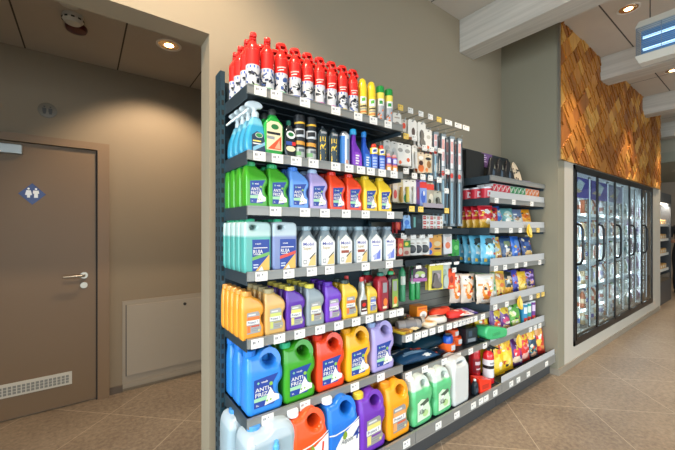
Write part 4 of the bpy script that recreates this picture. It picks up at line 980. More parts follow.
# tray shelf z .735
Z = .735
g = G(); g.rbox(-.05, .05, 0, .09, 0, .11, plastic('f08a1e'), .003); g.oval(.008, .045, .034, .028, -.0008, white); g.rect(-.04, .04, .085, .1, -.0008, mat('d8601a', .4)); g.rect(-.005, .02, .03, .05, -.0012, mat('b8b0a8', .4))
o = g.build('box', loc=(1.985, 1.60, Z+.0), smooth=False); o.rotation_euler = (0, 0, -.15); tag(o, 'orange box with white oval, standing on tray shelf', 'box')
def roll(x, y, z, l, r, rz, m, m2, lb, name='rolled_pack'):
    t = thing(name, lb, 'pack', (x, y, z)); T = Matrix.Rotation(rz, 4, 'Z') @ Matrix.Rotation(PI/2, 4, 'Y')
    g = G(); g.lathe([(0, -l/2), (r*.9, -l/2), (r, -l/2+.005), (r, l/2-.005), (r*.9, l/2), (0, l/2)], m, 18, T); g.build('roll', t)
    g = G(); g.lathe([(r+.0008, -l*.2), (r+.0008, l*.28)], m2, 18, T); g.build('sleeve', t); return t
roll(1.74, 1.52, Z+.034, .17, .032, -.35, mat('8a8684', .5), mat('6f6d70', .5), 'grey rolled pack lying at front of the tray shelf'); roll(1.85, 1.55, Z+.032, .12, .03, -.3, mat('a89c90', .5), mat('2e2a2a', .5), 'dark wrapped roll lying beside the grey roll')
roll(1.72, 1.66, Z+.026, .2, .024, .2, mat('3a3a36', .5), mat('6a6a5a', .5), 'dark bundle lying behind the grey roll')
def soft(name, pts, t_, m, lb, cat, loc, rz=0, blobs_=()):
    """low flat pack lying on a shelf: outline in x,y with thickness"""
    g = G(); n = len(pts); c = chaikin(pts, 2); n = len(c)
    cx = sum(p[0] for p in c)/n; cy = sum(p[1] for p in c)/n
    vs = [(a, b, 0) for a, b in c]+[(a, b, t_*.6) for a, b in c]+[(cx+(a-cx)*.8, cy+(b-cy)*.8, t_) for a, b in c]
    fs = [tuple(range(n-1, -1, -1))]+[(i, (i+1) % n, n+(i+1) % n, n+i) for i in range(n)]+[(n+i, n+(i+1) % n, 2*n+(i+1) % n, 2*n+i) for i in range(n)]+[tuple(range(2*n, 3*n))]
    g.add(vs, fs, m)
    for (a, b, rx, ry, cc) in blobs_: g.add([(a+rx*math.cos(q*PI/5), b+ry*math.sin(q*PI/5), t_+.0008) for q in range(10)], [tuple(range(10))], mat(cc, .45))
    o = g.build(name, loc=loc); o.rotation_euler = (0, 0, rz); return tag(o, lb, cat)
soft('paper_pack', [(-.06, -.05), (.07, -.05), (.06, .06), (-.05, .06)], .03, mat('e8d8be', .5), 'cream crumpled pack at front edge of the tray shelf', 'pack', (1.93, 1.50, Z), .3, [(.0, .0, .02, .03, 'e0a23a')])
soft('work_glove', [(-.12, -.03), (-.02, -.045), (.06, -.04), (.13, -.02), (.14, .01), (.07, .03), (-.04, .05), (-.12, .03)], .035, mat('e0401f', .5), 'red orange glove lying on the tray shelf, left one', 'glove', (2.19, 1.60, Z+.03), .1, [(-.03, 0, .03, .02, 'f07a5a')])
soft('work_glove', [(-.1, -.03), (0, -.045), (.08, -.03), (.1, .02), (.02, .045), (-.08, .03)], .04, mat('d8281f', .5), 'red glove lying on the tray shelf, right one', 'glove', (2.30, 1.54, Z), -.1, [(0.02, 0, .02, .02, 'f0c8c0')])
soft('cable_pack', [(-.09, -.04), (.06, -.05), (.1, 0), (.05, .05), (-.08, .04)], .04, mat('d8d2c8', .5), 'white pack lying between grey roll and red gloves', 'pack', (2.05, 1.53, Z), -.2, [(.04, 0, .03, .02, '3a3632'), (-.03, .01, .03, .015, 'b8a890')])
soft('cardboard_tray', [(-.19, -.1), (.19, -.1), (.19, .1), (-.19, .1)], .028, mat('7d5f4c', .6), 'flat brown pack at the back of the tray shelf', 'pack', (2.25, 1.67, Z), 0)
for i, (x, y, w, l, b, c, rg, rz, lb) in enumerate((
    (1.80, 1.47, .13, .08, .03, 'd8c8a0', [(.5, .5, .3, .2, 'b8502c', 0)], .3, 'cream small bag with brown spot at front of tray'),
    (2.10, 1.66, .16, .1, .04, '2c2a28', [(.5, .5, .3, .2, '8a8478', 0)], -.2, 'black flat bag lying behind the white pack'),
    (1.90, 1.64, .15, .1, .05, '5a5650', [(.4, .5, .2, .2, 'c8c0b0', 0)], .5, 'grey soft bag lying before the orange box'),
    (2.36, 1.47, .12, .09, .025, 'e8d4d0', [(.5, .5, .3, .2, 'd83a2c', 0)], -.3, 'pink white flat bag near the red glove'))):
    o = bag('small_bag', w, l, b, c, rg, 40+i); o.location = (x, y, Z+b*.5); o.rotation_euler = (-1.5, 0, rz); tag(o, lb, 'bag')
for i, (dx, cc, nm) in enumerate(((0, '6a58a8', 'left'), (.055, 'dcdce6', 'middle'), (.11, '5f50a0', 'right'))):
    g = G(); g.box(-.022, .022, -.09, .09, 0, .006, mat(cc, .4)); g.box(-.014, .014, -.06, .0, .006, .0064, mat('c8c0e0', .4))
    o = g.build('flat_packet', smooth=False, loc=(2.42+dx, 1.56, Z+.004+i*.0)); o.rotation_euler = (0, 0, -.45)
    tag(o, '%s of three flat purple and white packets on tray shelf' % nm, 'packet', 'flat purple and white packets')
for i, (dx, cc, nm) in enumerate(((0, 'd8b42c', 'yellow'), (.032, 'b8842a', 'ochre'), (.064, 'd8a84a', 'pale orange'))):
    g = G(); g.box(-.014, .014, -.07, .07, 0, .02, mat(cc, .4)); g.box(-.003, .003, -.071, .07, .02, .0206, mat('7a2a1c', .4))
    o = g.build('candle_pack', smooth=False, loc=(1.612+dx, 1.52, Z+.002)); o.rotation_euler = (0, 0, .35); tag(o, '%s striped pack lying at the left end of tray shelf' % nm, 'pack')
soft('paper_pack', [(-.05, -.05), (.06, -.04), (.05, .05), (-.04, .05)], .035, mat('ead9c4', .5), 'pink and cream pack beside the yellow striped packs', 'pack', (1.71, 1.475, Z), .2, [(.0, .01, .02, .02, 'e8a080')]) if 0 else None
# lower shelf z .50
Z = .50
def lying(w, l, b, base, reg, loc, rz, lb, name='folded_pack', cat='pack'):
    o = bag(name, w, l, b, base, reg, int(w*500+l*90)); o.location = (loc[0], loc[1], loc[2]+b*.5); o.rotation_euler = (-1.5, 0, rz); return tag(o, lb, cat)
lying(.36, .2, .08, '1f4668', [(.5, .3, .3, .06, '7c9ab4', 0), (.3, .6, .2, .05, '4a78a0', 0), (.75, .5, .12, .12, '12283c', 0)], (1.78, 1.45, Z), -.1, 'shiny dark blue folded pack lying at left of lower shelf')  # paler ovals on these packs are shine streaks painted into the colour
lying(.40, .22, .13, '143442', [(.4, .4, .3, .06, '3a7488', 0), (.7, .6, .2, .05, '2c5a70', 0), (.2, .5, .1, .1, '0c1c26', 0)], (2.0, 1.52, Z), .05, 'dark teal bulky bag on lower shelf, behind the blue pack')
lying(.3, .12, .05, '0f2028', [(.5, .5, .3, .1, '3c5866', 0)], (1.95, 1.46, Z), .1, 'flat dark bag lying at the front of the lower shelf, middle')
def tape(r, wd, c, x, y, z, tilt, lb):
    t = thing('strap_roll', lb, 'strap', (x, y, z)); T = Matrix.Rotation(tilt, 4, 'X')
    G().lathe([(r*.45, 0), (r, 0), (r, wd), (r*.45, wd), (r*.45, 0)], plastic(c), 26, T).build('roll', t)
    G().box(-.02, .02, -r-.002, -r+.004, wd*.2, wd*.8, mat('d8d8d8', .4), T).build('label', t, smooth=False); return t
tape(.062, .062, 'f2641e', 2.19, 1.54, Z, 0, 'orange strap roll lying flat on the lower shelf'); tape(.055, .06, 'ee5a20', 2.35, 1.58, Z+.0, 0, 'orange strap roll right of the first, lower one'); tape(.05, .055, 'ea5420', 2.345, 1.60, Z+.061, 0, 'orange strap roll stacked on top of the other')
soft('tow_rope', [(-.06, -.035), (.05, -.04), (.07, .02), (-.04, .04)], .05, plastic('1f58c0'), 'blue folded strap lying on the orange roll', 'strap', (2.19, 1.53, Z+.0625), .4, [(.02, 0, .03, .02, 'c8c8c4')])
g = G(); g.rbox(-.065, .065, 0, .12, 0, .12, mat('20262c', .35), .004); g.rect(-.05, .04, .012, .04, -.0008, mat('8a8f94', .4)); g.rect(-.04, .0, .055, .1, -.0008, mat('3a4a5a', .4))
o = g.build('box', smooth=False, loc=(2.475, 1.50, Z)); o.rotation_euler = (0, 0, -.15); tag(o, 'black box with grey label left of the green case', 'box')
t = thing('green_case', 'bright green plastic case sticking out over the lower shelf', 'case', (2.70, 1.465, .505), -.1)
vs, fs = silhouette('case', [(-.5, .1), (.35, .0), (.5, .08), (.5, .55), (.42, .62), (-.3, 1), (-.5, .92)], [], .29, .125, .11, .012, None, 2)
G().add(vs, fs, plastic('3fae6e')).build('shell', t); g = G(); g.rbox(-.06, .04, -.058, -.054, .04, .065, mat('36985f', .35), .001); g.build('latch', t, smooth=False)

# ------------------------------------------------------------------ snacks in bags
class BagKind:
    def __init__(s, ob, group): s.ob = ob; s.used = False; s.group = group
    def put(s, x, y, z, label, lean=-.12, rz=0, cat='snack bag'):
        o = s.ob if not s.used else s.ob.copy()
        if s.used: C.objects.link(o)
        s.used = True; o.location = (x, y, z); o.rotation_euler = (lean, 0, rz); tag(o, label, cat, s.group)
        return o
GRP = 'snack bags in the right bay'
def bags(name, x, y, z, n, dy, w, h, b, base, reg, label, lean=-.12, rz=-.12, dx=0, grp=GRP):
    k = BagKind(bag(name, w, h, b, base, reg, int(x*100)), grp)
    for j in range(n): k.put(x+dx*j, y+dy*j, z, label if j == 0 else '%s, %s' % (label, ORD[j]), lean-random.uniform(0, .06), rz+random.uniform(-.12, .06)).rotation_euler.y = random.uniform(-.07, .09)
RD = 'b8202c'; 
# row 3 (z 1.41)
Z = 1.414
bags('snack_bag', 2.71, 1.50, Z, 5, .058, .155, .20, .05, 'c42030', [(.5, .2, .5, .2, 'd8a93a', 1), (.5, .28, .2, .1, 'e8d8b8', 0), (.5, .72, .22, .1, 'e0dcd4', 0)], 'red and gold snack bag at left end of its shelf', rz=-.25)
bags('snack_bag', 2.80, 1.51, Z, 2, .06, .15, .19, .05, 'b41f2e', [(.5, .15, .5, .2, 'e0b23c', 1), (.45, .6, .25, .1, 'd8c8c0', 0)], 'red snack bag with golden foot, second column', rz=-.1)
bags('snack_bag', 2.92, 1.51, Z, 2, .06, .155, .20, .055, '2468b8', [(.5, .15, .5, .14, 'e8c06a', 1), (.5, .65, .3, .12, '8fb4e0', 0), (.6, .28, .2, .1, 'f0dca0', 0)], 'blue snack bag with golden foot', rz=.15)
bags('snack_bag', 3.09, 1.51, Z, 2, .06, .16, .19, .055, '5f9a9a', [(.5, .12, .5, .14, 'c8a86a', 1), (.5, .65, .32, .2, 'b8d0c4', 0), (.4, .38, .2, .12, 'e8e4d8', 0)], 'teal and white snack bag')
bags('snack_bag', 3.27, 1.51, Z, 2, .06, .15, .185, .05, 'c0c4cc', [(.5, .8, .5, .2, '6a7a9a', 1), (.5, .35, .3, .2, 'e8e0cc', 0), (.4, .5, .15, .1, 'a87a5a', 0)], 'grey white snack bag left of the orange one')
bags('snack_bag', 3.44, 1.51, Z, 2, .06, .19, .19, .055, 'e89a1e', [(.5, .65, .35, .14, 'd8781a', 0), (.45, .25, .3, .14, 'f4c45a', 0), (.5, .66, .2, .06, 'c85a1a', 0)], 'orange snack bag at right end of its shelf')
# row 4 (z 1.10)
Z = 1.104
bags('snack_bag', 2.72, 1.50, Z, 4, .075, .15, .26, .06, '5fb4d4', [(.5, .8, .3, .09, '4a5a5a', 0), (.5, .5, .28, .2, 'a8d8e4', 0), (.5, .15, .5, .06, '3f94bc', 1), (.55, .4, .12, .06, 'e8f0f0', 0), (.4, .6, .08, .05, '7a8a3a', 0)], 'light blue tall snack bag at left end of its shelf', rz=-.3)
bags('snack_bag', 2.87, 1.51, Z, 2, .07, .18, .235, .06, 'e4c468', [(.5, .55, .25, .1, 'b8d0dc', 0), (.3, .28, .2, .12, 'f2dc9a', 0), (.7, .75, .2, .1, 'd8a84a', 0), (.7, .3, .18, .12, 'c88a3a', 0)], 'yellow snack bag with pale oval label')
bags('snack_bag', 3.07, 1.51, Z, 2, .07, .15, .23, .055, '2c4f7a', [(.5, .3, .3, .16, 'b89a7a', 0), (.5, .75, .3, .12, '7a8a6a', 0), (.4, .5, .15, .08, 'e0d8cc', 0)], 'dark blue and brown snack bag')
bags('snack_bag', 3.25, 1.51, Z, 2, .07, .19, .24, .06, '1f66c8', [(.5, .72, .3, .14, '6a9ae0', 0), (.6, .25, .25, .12, 'c8b088', 0), (.3, .4, .12, .2, '4a88dc', 0)], 'bright blue snack bag right of the dark blue one', rz=.12)
bags('snack_bag', 3.48, 1.51, Z, 2, .07, .16, .225, .05, '1f3f7a', [(.5, .3, .32, .14, 'e8c078', 0), (.5, .7, .3, .1, '4a6aa8', 0)], 'navy snack bag at right end of its shelf')
# row 5 (z .785)
Z = .79
for i, (x, y, w) in enumerate(((2.50, 1.66, .12), (2.58, 1.60, .13), (2.68, 1.50, .17))):
    k = BagKind(bag('vegetable_snack_bag', w, .245, .05, 'dccdbc', [(.5, .42, .26, .28, 'e8862c', 0), (.45, .5, .1, .2, 'f2c89a', 0), (.6, .35, .1, .1, 'd8502c', 0), (.5, .88, .4, .06, 'e8e0d8', 1)], i), 'white and orange snack bags')
    k.put(x, y, Z, 'white bag with orange picture, %s of the three' % ['rearmost', 'middle', 'front'][i], -.05, -.35)
bags('snack_bag', 2.78, 1.51, Z, 3, .06, .15, .25, .05, 'a8c49a', [(.55, .55, .3, .2, '4a9a3a', 0), (.5, .15, .5, .14, 'e0e0d4', 1), (.4, .75, .2, .1, 'd8e4d0', 0)], 'green and white snack bag', rz=-.2)
bags('snack_bag', 2.93, 1.51, Z, 2, .07, .17, .25, .06, 'e8b83a', [(.5, .8, .4, .12, 'd8905a', 0), (.4, .3, .25, .14, 'f2d070', 0), (.6, .5, .2, .08, 'e07a3a', 0)], 'golden yellow snack bag beside the green one')
bags('snack_bag', 3.09, 1.51, Z, 2, .07, .14, .23, .055, '2a3434', [(.5, .2, .5, .2, 'e8a83a', 1), (.4, .6, .2, .08, 'c8ccc0', 0), (.6, .75, .25, .08, 'd8c4a8', 0)], 'black snack bag with golden foot')
bags('snack_bag', 3.22, 1.51, Z, 2, .07, .12, .235, .05, '3a44a8', [(.5, .7, .3, .12, '8a8ad8', 0), (.5, .25, .3, .1, '2a2f7a', 0)], 'blue violet snack bag right of the black one')
bags('snack_bag', 3.34, 1.50, Z, 2, .07, .15, .215, .055, 'ecc032', [(.5, .7, .3, .12, 'd8a02a', 0), (.4, .3, .25, .16, 'f6dc7a', 0)], 'yellow snack bag with pale chips')
bags('snack_bag', 3.50, 1.51, Z, 2, .07, .18, .225, .055, '4a2a7a', [(.4, .75, .25, .1, 'b89ad8', 0), (.6, .45, .2, .1, 'd8a88a', 0), (.45, .2, .3, .08, 'e0c8c8', 0)], 'purple snack bag at right end of its shelf')
# row 6 (z .49)
Z = .494
bags('snack_bag', 2.73, 1.55, Z, 2, .07, .17, .23, .05, 'e3c02c', [(.5, .8, .35, .1, '3a3a2a', 0), (.45, .35, .2, .2, 'e87a2c', 0), (.7, .15, .2, .1, 'd8401f', 0)], 'yellow bag with dark logo behind the green case')
bags('snack_bag', 2.87, 1.51, Z, 2, .07, .16, .235, .055, '5a2a78', [(.6, .75, .35, .12, 'e0c03a', 0), (.5, .35, .3, .14, 'e8583a', 0), (.4, .15, .3, .08, 'e8d0b0', 0)], 'purple bag with yellow logo, left of two')
bags('snack_bag', 3.03, 1.51, Z, 2, .07, .16, .235, .055, '6a2f80', [(.5, .78, .38, .14, 'e8c83a', 0), (.5, .4, .28, .12, 'd84a7a', 0), (.5, .15, .35, .08, 'f0c090', 0)], 'purple bag with yellow logo, right of two')
bags('snack_bag', 3.19, 1.50, Z, 2, .07, .17, .225, .055, '5fa83a', [(.5, .25, .3, .14, 'd8e08a', 0), (.4, .6, .15, .1, 'e8e0c8', 0), (.6, .1, .3, .06, 'c83a2c', 0)], 'green bag behind the yellow chip sign')
def snack_tube(x, y, c, c2, lb):
    t = thing('snack_tube', lb, 'snack tube', (x, y, Z)); r = .034
    G().lathe([(r, 0), (r, .205), (r*.94, .207), (0, .207)], foil(c), 22).build('tube', t)
    G().lathe([(r*1.03, .205), (r*1.03, .216), (r*.9, .218), (0, .218)], mat('dfe6e4', .3), 22).build('lid', t)
    g = G(); g.crect(r+.0006, -r, r, .12, .18, mat(c2, .4)); g.crect(r+.0006, -r, r, .02, .08, mat('c8342c', .4)); g.crect(r+.0009, -.5*r, .6*r, .035, .06, mat('ecd49a', .4)); g.build('label', t); return t
for i, (x, c, c2, nm) in enumerate(((3.33, '2f8ab8', 'd8e4e8', 'blue'), (3.41, '2f9a8a', 'd8e8d0', 'teal'), (3.50, '6a2f8a', 'e0c8e8', 'purple'))):
    snack_tube(x, 1.49, c, c2, '%s snack tube with pale lid beside the green bag' % nm); snack_tube(x+.01, 1.575, c, c2, '%s snack tube standing behind its like' % nm)
# bottom row
Z = .195
bags('snack_bag', 2.72, 1.62, Z, 1, .06, .2, .30, .05, '4a4a2a', [(.5, .6, .35, .2, 'd8c02a', 0), (.4, .8, .2, .08, 'b8a82a', 0)], 'dark yellow bag standing behind the fire extinguishers')
for i, (x, y) in enumerate(((2.735, 1.43), (2.885, 1.43))):
    k = BagKind(bag('crisp_bag', .19, .31, .085, 'f0c41e', [(.5, .82, .22, .07, 'd8a01a', 0), (.55, .62, .13, .065, 'd8582a', 0), (.4, .35, .25, .14, 'f6d85a', 0), (.6, .25, .14, .1, 'fae68a', 0), (.35, .62, .1, .1, 'e8b41a', 0)], i*5), 'big yellow crisp bags')
    for j in range(2): k.put(x, y+.1*j, Z, 'big yellow crisp bag with red emblem, %s pair, %s' % (['left', 'right'][i], ['front', 'rear']
[j]), -.16, -.1)
bags('crisp_bag', 3.06, 1.43, Z, 2, .09, .19, .31, .07, '5a2a7a', [(.5, .4, .3, .12, 'e83a4a', 0), (.45, .2, .3, .1, 'f0d8b8', 0), (.5, .85, .3, .08, '8a5ab0', 0), (.75, .45, .15, .15, 'b83a8a', 0)], 'purple crisp bag with red blob', rz=0)
bags('crisp_bag', 3.22, 1.43, Z, 2, .09, .17, .30, .07, 'd8302a', [(.5, .78, .4, .12, 'e8c02a', 0), (.45, .2, .3, .1, 'f0b8a8', 0), (.5, .48, .25, .08, 'e8808a', 0)], 'red crisp bag with yellow top, bottom shelf')
bags('crisp_bag', 3.365, 1.43, Z, 2, .09, .17, .29, .07, '24405a', [(.5, .78, .4, .18, 'e8b42a', 0), (.45, .3, .25, .12, '4a9aa8', 0), (.6, .12, .25, .08, 'd8a88a', 0)], 'dark blue crisp bag with yellow top')
bags('crisp_bag', 3.52, 1.43, Z, 2, .09, .19, .30, .07, 'cf2a22', [(.5, .75, .35, .16, 'd89a5a', 0), (.4, .4, .2, .12, 'f0c04a', 0), (.6, .2, .25, .1, 'e8604a', 0), (.5, .55, .12, .06, 'f0e0d0', 0)], 'red crisp bag at right end of bottom shelf')
# tins and cartons, row 2 (z 1.655)
Z = 1.659
def tin():
    t = thing('snack_tin', '', 'tin'); r = .042
    G().lathe([(r, 0), (r, .09), (r*1.03, .092), (r*1.03, .1), (r*.95, .102), (0, .102)], mat('d8d8dc', .35, .2), 24).build('body', t)
    g = G(); g.crect(r+.0006, -PI*r, PI*r, .004, .088, mat('cf2a3c', .4), n=24); g.crect(r+.001, -.8*r, .8*r, .02, .07, mat('e8dce0', .4)); g.crect(r+.0013, -.5*r, .5*r, .035, .055, mat('c8283a', .4)); g.build('label', t); return t
k = Kind(tin(), 'tin', 'red and white tins at the left of their shelf')
for j, (x, y) in enumerate(((2.665, 1.49), (2.665, 1.58), (2.665, 1.67))): k.put(x, y, Z, 'red and white round tin, %s of the three in a file' % ['front', 'middle', 'rear'][j])
def carton(c):
    g = G(); g.rbox(-.034, .034, 0, .07, 0, .134, mat('e6e2e0', .4), .002); g.rect(-.033, .033,   .055, .131, -.0005, mat(c, .4))
    g.poly([(-.028, .078), (-.016, .078), (.028, .126), (.016, .126)], -.001, white); g.box(-.0346, -.034, .002, .068, .045, .112, mat(c, .4))
    g.poly([(-.03, .095), (-.02, .11), (-.01, .11), (-.026, .088)], -.001, mat('e8c8a8', .4)); return g.build('carton', smooth=False)
i = 0
for c, n, nm in (('d0283a', 4, 'red'), ('2f8a4a', 4, 'green'), ('e8782a', 4, 'orange')):
    c0 = carton(c)
    for j in range(n):
        for q in range(2):
            o = c0 if j == 0 and q == 0 else c0.copy()
            if o is not c0: C.objects.link(o)
            o.location = (2.76+i*.0735, 1.462+q*.075, Z); tag(o, '%s carton, %s from the left of its colour%s' % (nm, ['first', 'second', 'third', 'fourth'][j], '' if q == 0 else ', behind'), 'carton', 'striped %s cartons' % nm)
        i += 1
# yellow chip-shaped signs clipped to the shelf fronts
def chip_sign(x, z, rz, lb):
    t = thing('shelf_sign', lb, 'sign', (x, 1.40, z), 0)
    T = Matrix.Rotation(rz, 4, 'Y'); g = G(); n = 20; vs = []; 
    for s in (0, 1): vs += [(.042*math.cos(2*PI*k/n), -.012*math.sin(2*PI*k/n)**2+.002*s, .068*math.sin(2*PI*k/n)) for k in range(n)]
    g.add(vs, [tuple(range(n)), tuple(range(2*n-1, n-1, -1))]+[(k, n+k, n+(k+1) % n, (k+1) % n) for k in range(n)], mat('f0c63a', .4), T)
    g.add([(.026*math.cos(2*PI*k/n), -.0125-.0, .046*math.sin(2*PI*k/n)) for k in range(n)], [tuple(range(n))], mat('f6da78', .4), T); g.build('chip_shape', t)
    G().box(-.004, .004, .002, .03, -.05, -.045, mat('d8d8d8', .3)).build('clip', t, smooth=False)
chip_sign(3.24, 1.395, -.55, 'yellow chip shaped sign hanging at the third snack shelf'); chip_sign(3.06, .765, -.45, 'yellow chip shaped sign above the purple and green bags'); chip_sign(3.04, .43, -.45, 'yellow chip shaped sign above the bottom crisp bags')
# black display on the top of the right bay
Z = 1.839
t = thing('display_case', 'black open display case with purple sign on top snack shelf', 'display', (2.62, 1.50, Z))
bk = mat('1b1c1d', .35)
g = G(); g.box(.0, .94, .225, .24, 0, .27, bk); g.build('back_board', t, smooth=False)
g = G(); g.box(.012, .3, .15, .225, 0, .26, bk); g.build('side_board', t, smooth=False)
g = G(); g.box(.36, .54, .205, .212, .16, .29, mat('6a4a7c', .5)); 
for q in range(4): g.rect(.37, .42+.02*(q % 2), .265-.02*q, .273-.02*q, .204, mat('c8b8d4', .5))
g.build('sign', t, smooth=False)
def pouch(spots_):
    t = thing('pouch', '', 'pouch')
    vs, fs = silhouette('pouch', [(-.5, 0), (.5, 0), (.5, .3), (.3, .7), (.05, 1), (-.12, .95), (-.3, .6), (-.5, .3)], [], .12, .2, .035, .012, lambda z: 1-.5*z, 2)
    m = mat('101114', .5) if not spots_ else mat('b8a890', .4)
    G().add(vs, fs, m).build('body', t)
    g = G()
    if spots_:
        rr = random.Random(4)
        for q in range(14): g.oval(rr.uniform(-.04, .03), rr.uniform(.02, .14), .006, .008, -.0186, mat('2a2420', .5), 7)
    else: g.poly([(-.03, .02), (.0, .02), (.01, .08), (-.01, .1)], -.0186, mat('3a4a5a', .4)); g.poly([(0, .1), (.02, .1), (.01, .14)], -.019, mat('6a6a60', .4))
    g.build('print', t, smooth=False); return t
k = Kind(pouch(0), 'pouch', 'black pouches in the display case')
for j, (x, y) in enumerate(((2.98, 1.60), (3.09, 1.58), (3.22, 1.57))): k.put(x, y, Z, 'glossy black pointed pouch, %s in the display case' % ['left', 'middle', 'right'][j], -.18, -.1, sc=1.2)
k = Kind(pouch(1), 'pouch', None); k.put(3.33, 1.56, Z, 'spotted beige pouch at the right of the black display case', -.4, -.15, sc=1.15)
g = G(); g.rbox(0, .16, 0, .05, 0, .03, mat('8a74a4', .5), .003); tag(g.build('small_carton', loc=(3.30, 1.475, Z), smooth=False), 'small purple carton lying in front of the spotted pouch', 'carton')

# ================================================================== cold cabinet in the right wall
blk = mat('16181b', .35, .3)
t = thing('refrigerated_cabinet', 'built in cold cabinet with five tall black framed glass doors', 'refrigerator', (0, 0, 0))
inn = mat('dfe6ea', .5); D1 = FY+.62
g = G(); g.box(NX0, NX1, D1, D1+.03, NZ0, NZ1, inn); g.box(NX0-.03, NX0, FY+.02, D1, NZ0, NZ1, inn); g.box(NX1, NX1+.03, FY+.02, D1, NZ0, NZ1, inn)
g.box(NX0, NX1, FY+.02, D1, NZ0-.03, NZ0, inn); g.box(NX0, NX1, FY+.02, D1, NZ1, NZ1+.03, inn); g.build('interior', t, smooth=False)
XD = [4.075+.6725*i for i in range(6)]
g = G(); g.box(NX0, NX1, FY-.014, FY+.004, NZ1-.05, NZ1, blk); g.box(NX0, NX1, FY-.014, FY+.004, NZ0, NZ0+.05, blk); g.box(NX0, NX0+.03, FY-.014, FY+.004, NZ0, NZ1, blk); g.box(NX1-.03, NX1, FY-.014, FY+.004, NZ0, NZ1, blk)
g.build('outer_frame', t, smooth=False)
led = mat('dff0ff', .4, emit=1.0)
ghost = glass('eef6f6')

for i in range(5):
    a, b = XD[i]+.004, XD[i+1]-.004
    d = G(); w = .02
    d.box(a, b, FY-.014, FY-.001, NZ1-.05-w, NZ1-.05, blk); d.box(a, b, FY-.014, FY-.001, NZ0+.05, NZ0+.05+w*1.4, blk); d.box(a, a+w, FY-.014, FY-.001, NZ0+.05, NZ1-.05, blk); d.box(b-w, b, FY-.014, FY-.001, NZ0+.05, NZ1-.05, blk)
    dd = d.build('door', t, smooth=False)
    g = G(); g.box(a+w, b-w, FY-.008, FY-.002, NZ0+.05+w*1.4, NZ1-.05-w, ghost); g.build('glass_pane', dd, smooth=False)
    hx = a+.02
    g = G(); g.tube([(hx, FY-.012, 1.04), (hx, FY-.045, 1.05), (hx, FY-.062, 1.10), (hx, FY-.066, 1.25), (hx, FY-.062, 1.40), (hx, FY-.045, 1.45), (hx, FY-.012, 1.46)], .013, blk, 8); g.build('handle', dd)
    g = G(); g.box(b-.03, b+.02, FY+.06, FY+.075, NZ0+.06, NZ1-.06, mat('6a747a', .4)); g.box(b-.025, b-.012, FY+.055, FY+.06, NZ0+.08, NZ1-.08, led); g.build('light_strip', t, smooth=False)
    g = G()
    for z in FZ if False else (.45, .74, 1.02, 1.30, 1.58):
        g.box(a, b, FY+.12, D1-.02, z-.012, z, mat('e4e9ec', .4)); g.box(a, b, FY+.11, FY+.12, z-.02, z+.012, mat('f0f2f4', .4))
    g.build('wire_shelves', t, smooth=False)
    if i < 3:
        g = G(); g.box(a+.03, b-.03, FY+.06, FY+.065, 1.76, 1.985, mat(['5a50c0', '6a60c0', 'a8a8d0'][i], .4)); g.poly([(a+.2, 1.86), (a+.3, 1.97), (a+.5, 1.93), (a+.38, 1.84)], FY+.0595, mat('dfe8f4', .4)); g.poly([(a+.05, 1.83), (a+.2, 1.87), (a+.4, 1.83), (a+.3, 1.81)], FY+.0593, mat('e8cfa0', .4)); g.build('header_panel', t, smooth=False)
    la = bpy.data.lights.new('cabinet_light', 'AREA'); la.shape = 'RECTANGLE'; la.size = .04; la.size_y = 1.6; la.energy = 6; la.color = (.85, .93, 1)
    lo = bpy.data.objects.new('cabinet_light', la); C.objects.link(lo); lo.location = (b-.01, FY+.085, 1.14); lo.rotation_euler = (math.radians(90), 0, math.radians(28))
# drinks and dairy inside, shelf by shelf
def drink(kind, c, cap, h, r, lc):
    g = G()
    if kind == 'drink_bottle': g.lathe([(r*.9, 0), (r, .01), (r, h*.6), (r*.8, h*.7), (r*.36, h*.86), (r*.36, h*.9)], mat(c, .25), 12); g.lathe([(r*.42, h*.9), (r*.42, h), (0, h)], mat(cap, .4), 10); g.crect(r+.0008, -PI*r, PI*r, h*.25, h*.5, mat(lc, .4), n=12)
    elif kind == 'drink_can': g.lathe([(r*.85, 0), (r, .008), (r, h-.012), (r*.85, h), (0, h)], mat(c, .3, .3), 12); g.crect(r+.0008, -PI*r, PI*r, h*.3, h*.6, mat(lc, .4), n=12)
    else: g.rbox(-r, r, -r, r, 0, h*.86, mat(c, .4), .002); g.lathe([(r*.35, h*.86), (r*.35, h*.95), (0, h*.95)], mat(cap, .4), 10); g.rect(-r*.8, r*.8, h*.2, h*.6, -r-.0008, mat(lc, .4))
    return g.build(kind)
pal = [[('f0e8e4', 'd04a3a', 'e06a50'), ('e8e0d8', '3a6ab0', '4a7ac8'), ('d89a70', 'c83a2a', 'f0e0d0'), ('eceae6', 'c8a03a', 'c86a4a')],
       [('e0dcd8', '4a6ab0', '5a58b8'), ('d8b890', 'c8843a', 'e8e0d0'), ('e8e6e2', 'c83a2a', 'd8604a'), ('b86a4a', 'e8e0d8', 'e0c8a8')],
       [('dcdcdc', 'a83a3a', 'a06a5a'), ('d8d0c8', '4a8a4a', 'c8d0c8'), ('e0dce0', '4a4a8a', '9a98b8'), ('c88a70', 'e0e0e0', 'e8d8d0')],
       [('c8d0d0', '3a6a5a', '6a9a8a'), ('d8d4d0', '3a3a3a', '7a8a9a'), ('a8b8b8', 'd0d0d0', 'd8e0e0'), ('bcb4a8', '6a4a3a', 'e0d8c8')],
       [('a890b0', 'c8b8d0', '7a5a9a'), ('b8a8b8', '8a5aa0', '9a70b0'), ('c8ccd0', '4a5a6a', '9aa4b0'), ('8a6a90', 'd8d0d8', 'b898c0')]]
fk = {}; FZS = (.25, .455, .745, 1.025, 1.305, 1.585)
lev = ['bottom', 'fifth', 'fourth', 'third', 'second', 'top']; dno = ['first', 'second', 'third', 'fourth', 'fifth']
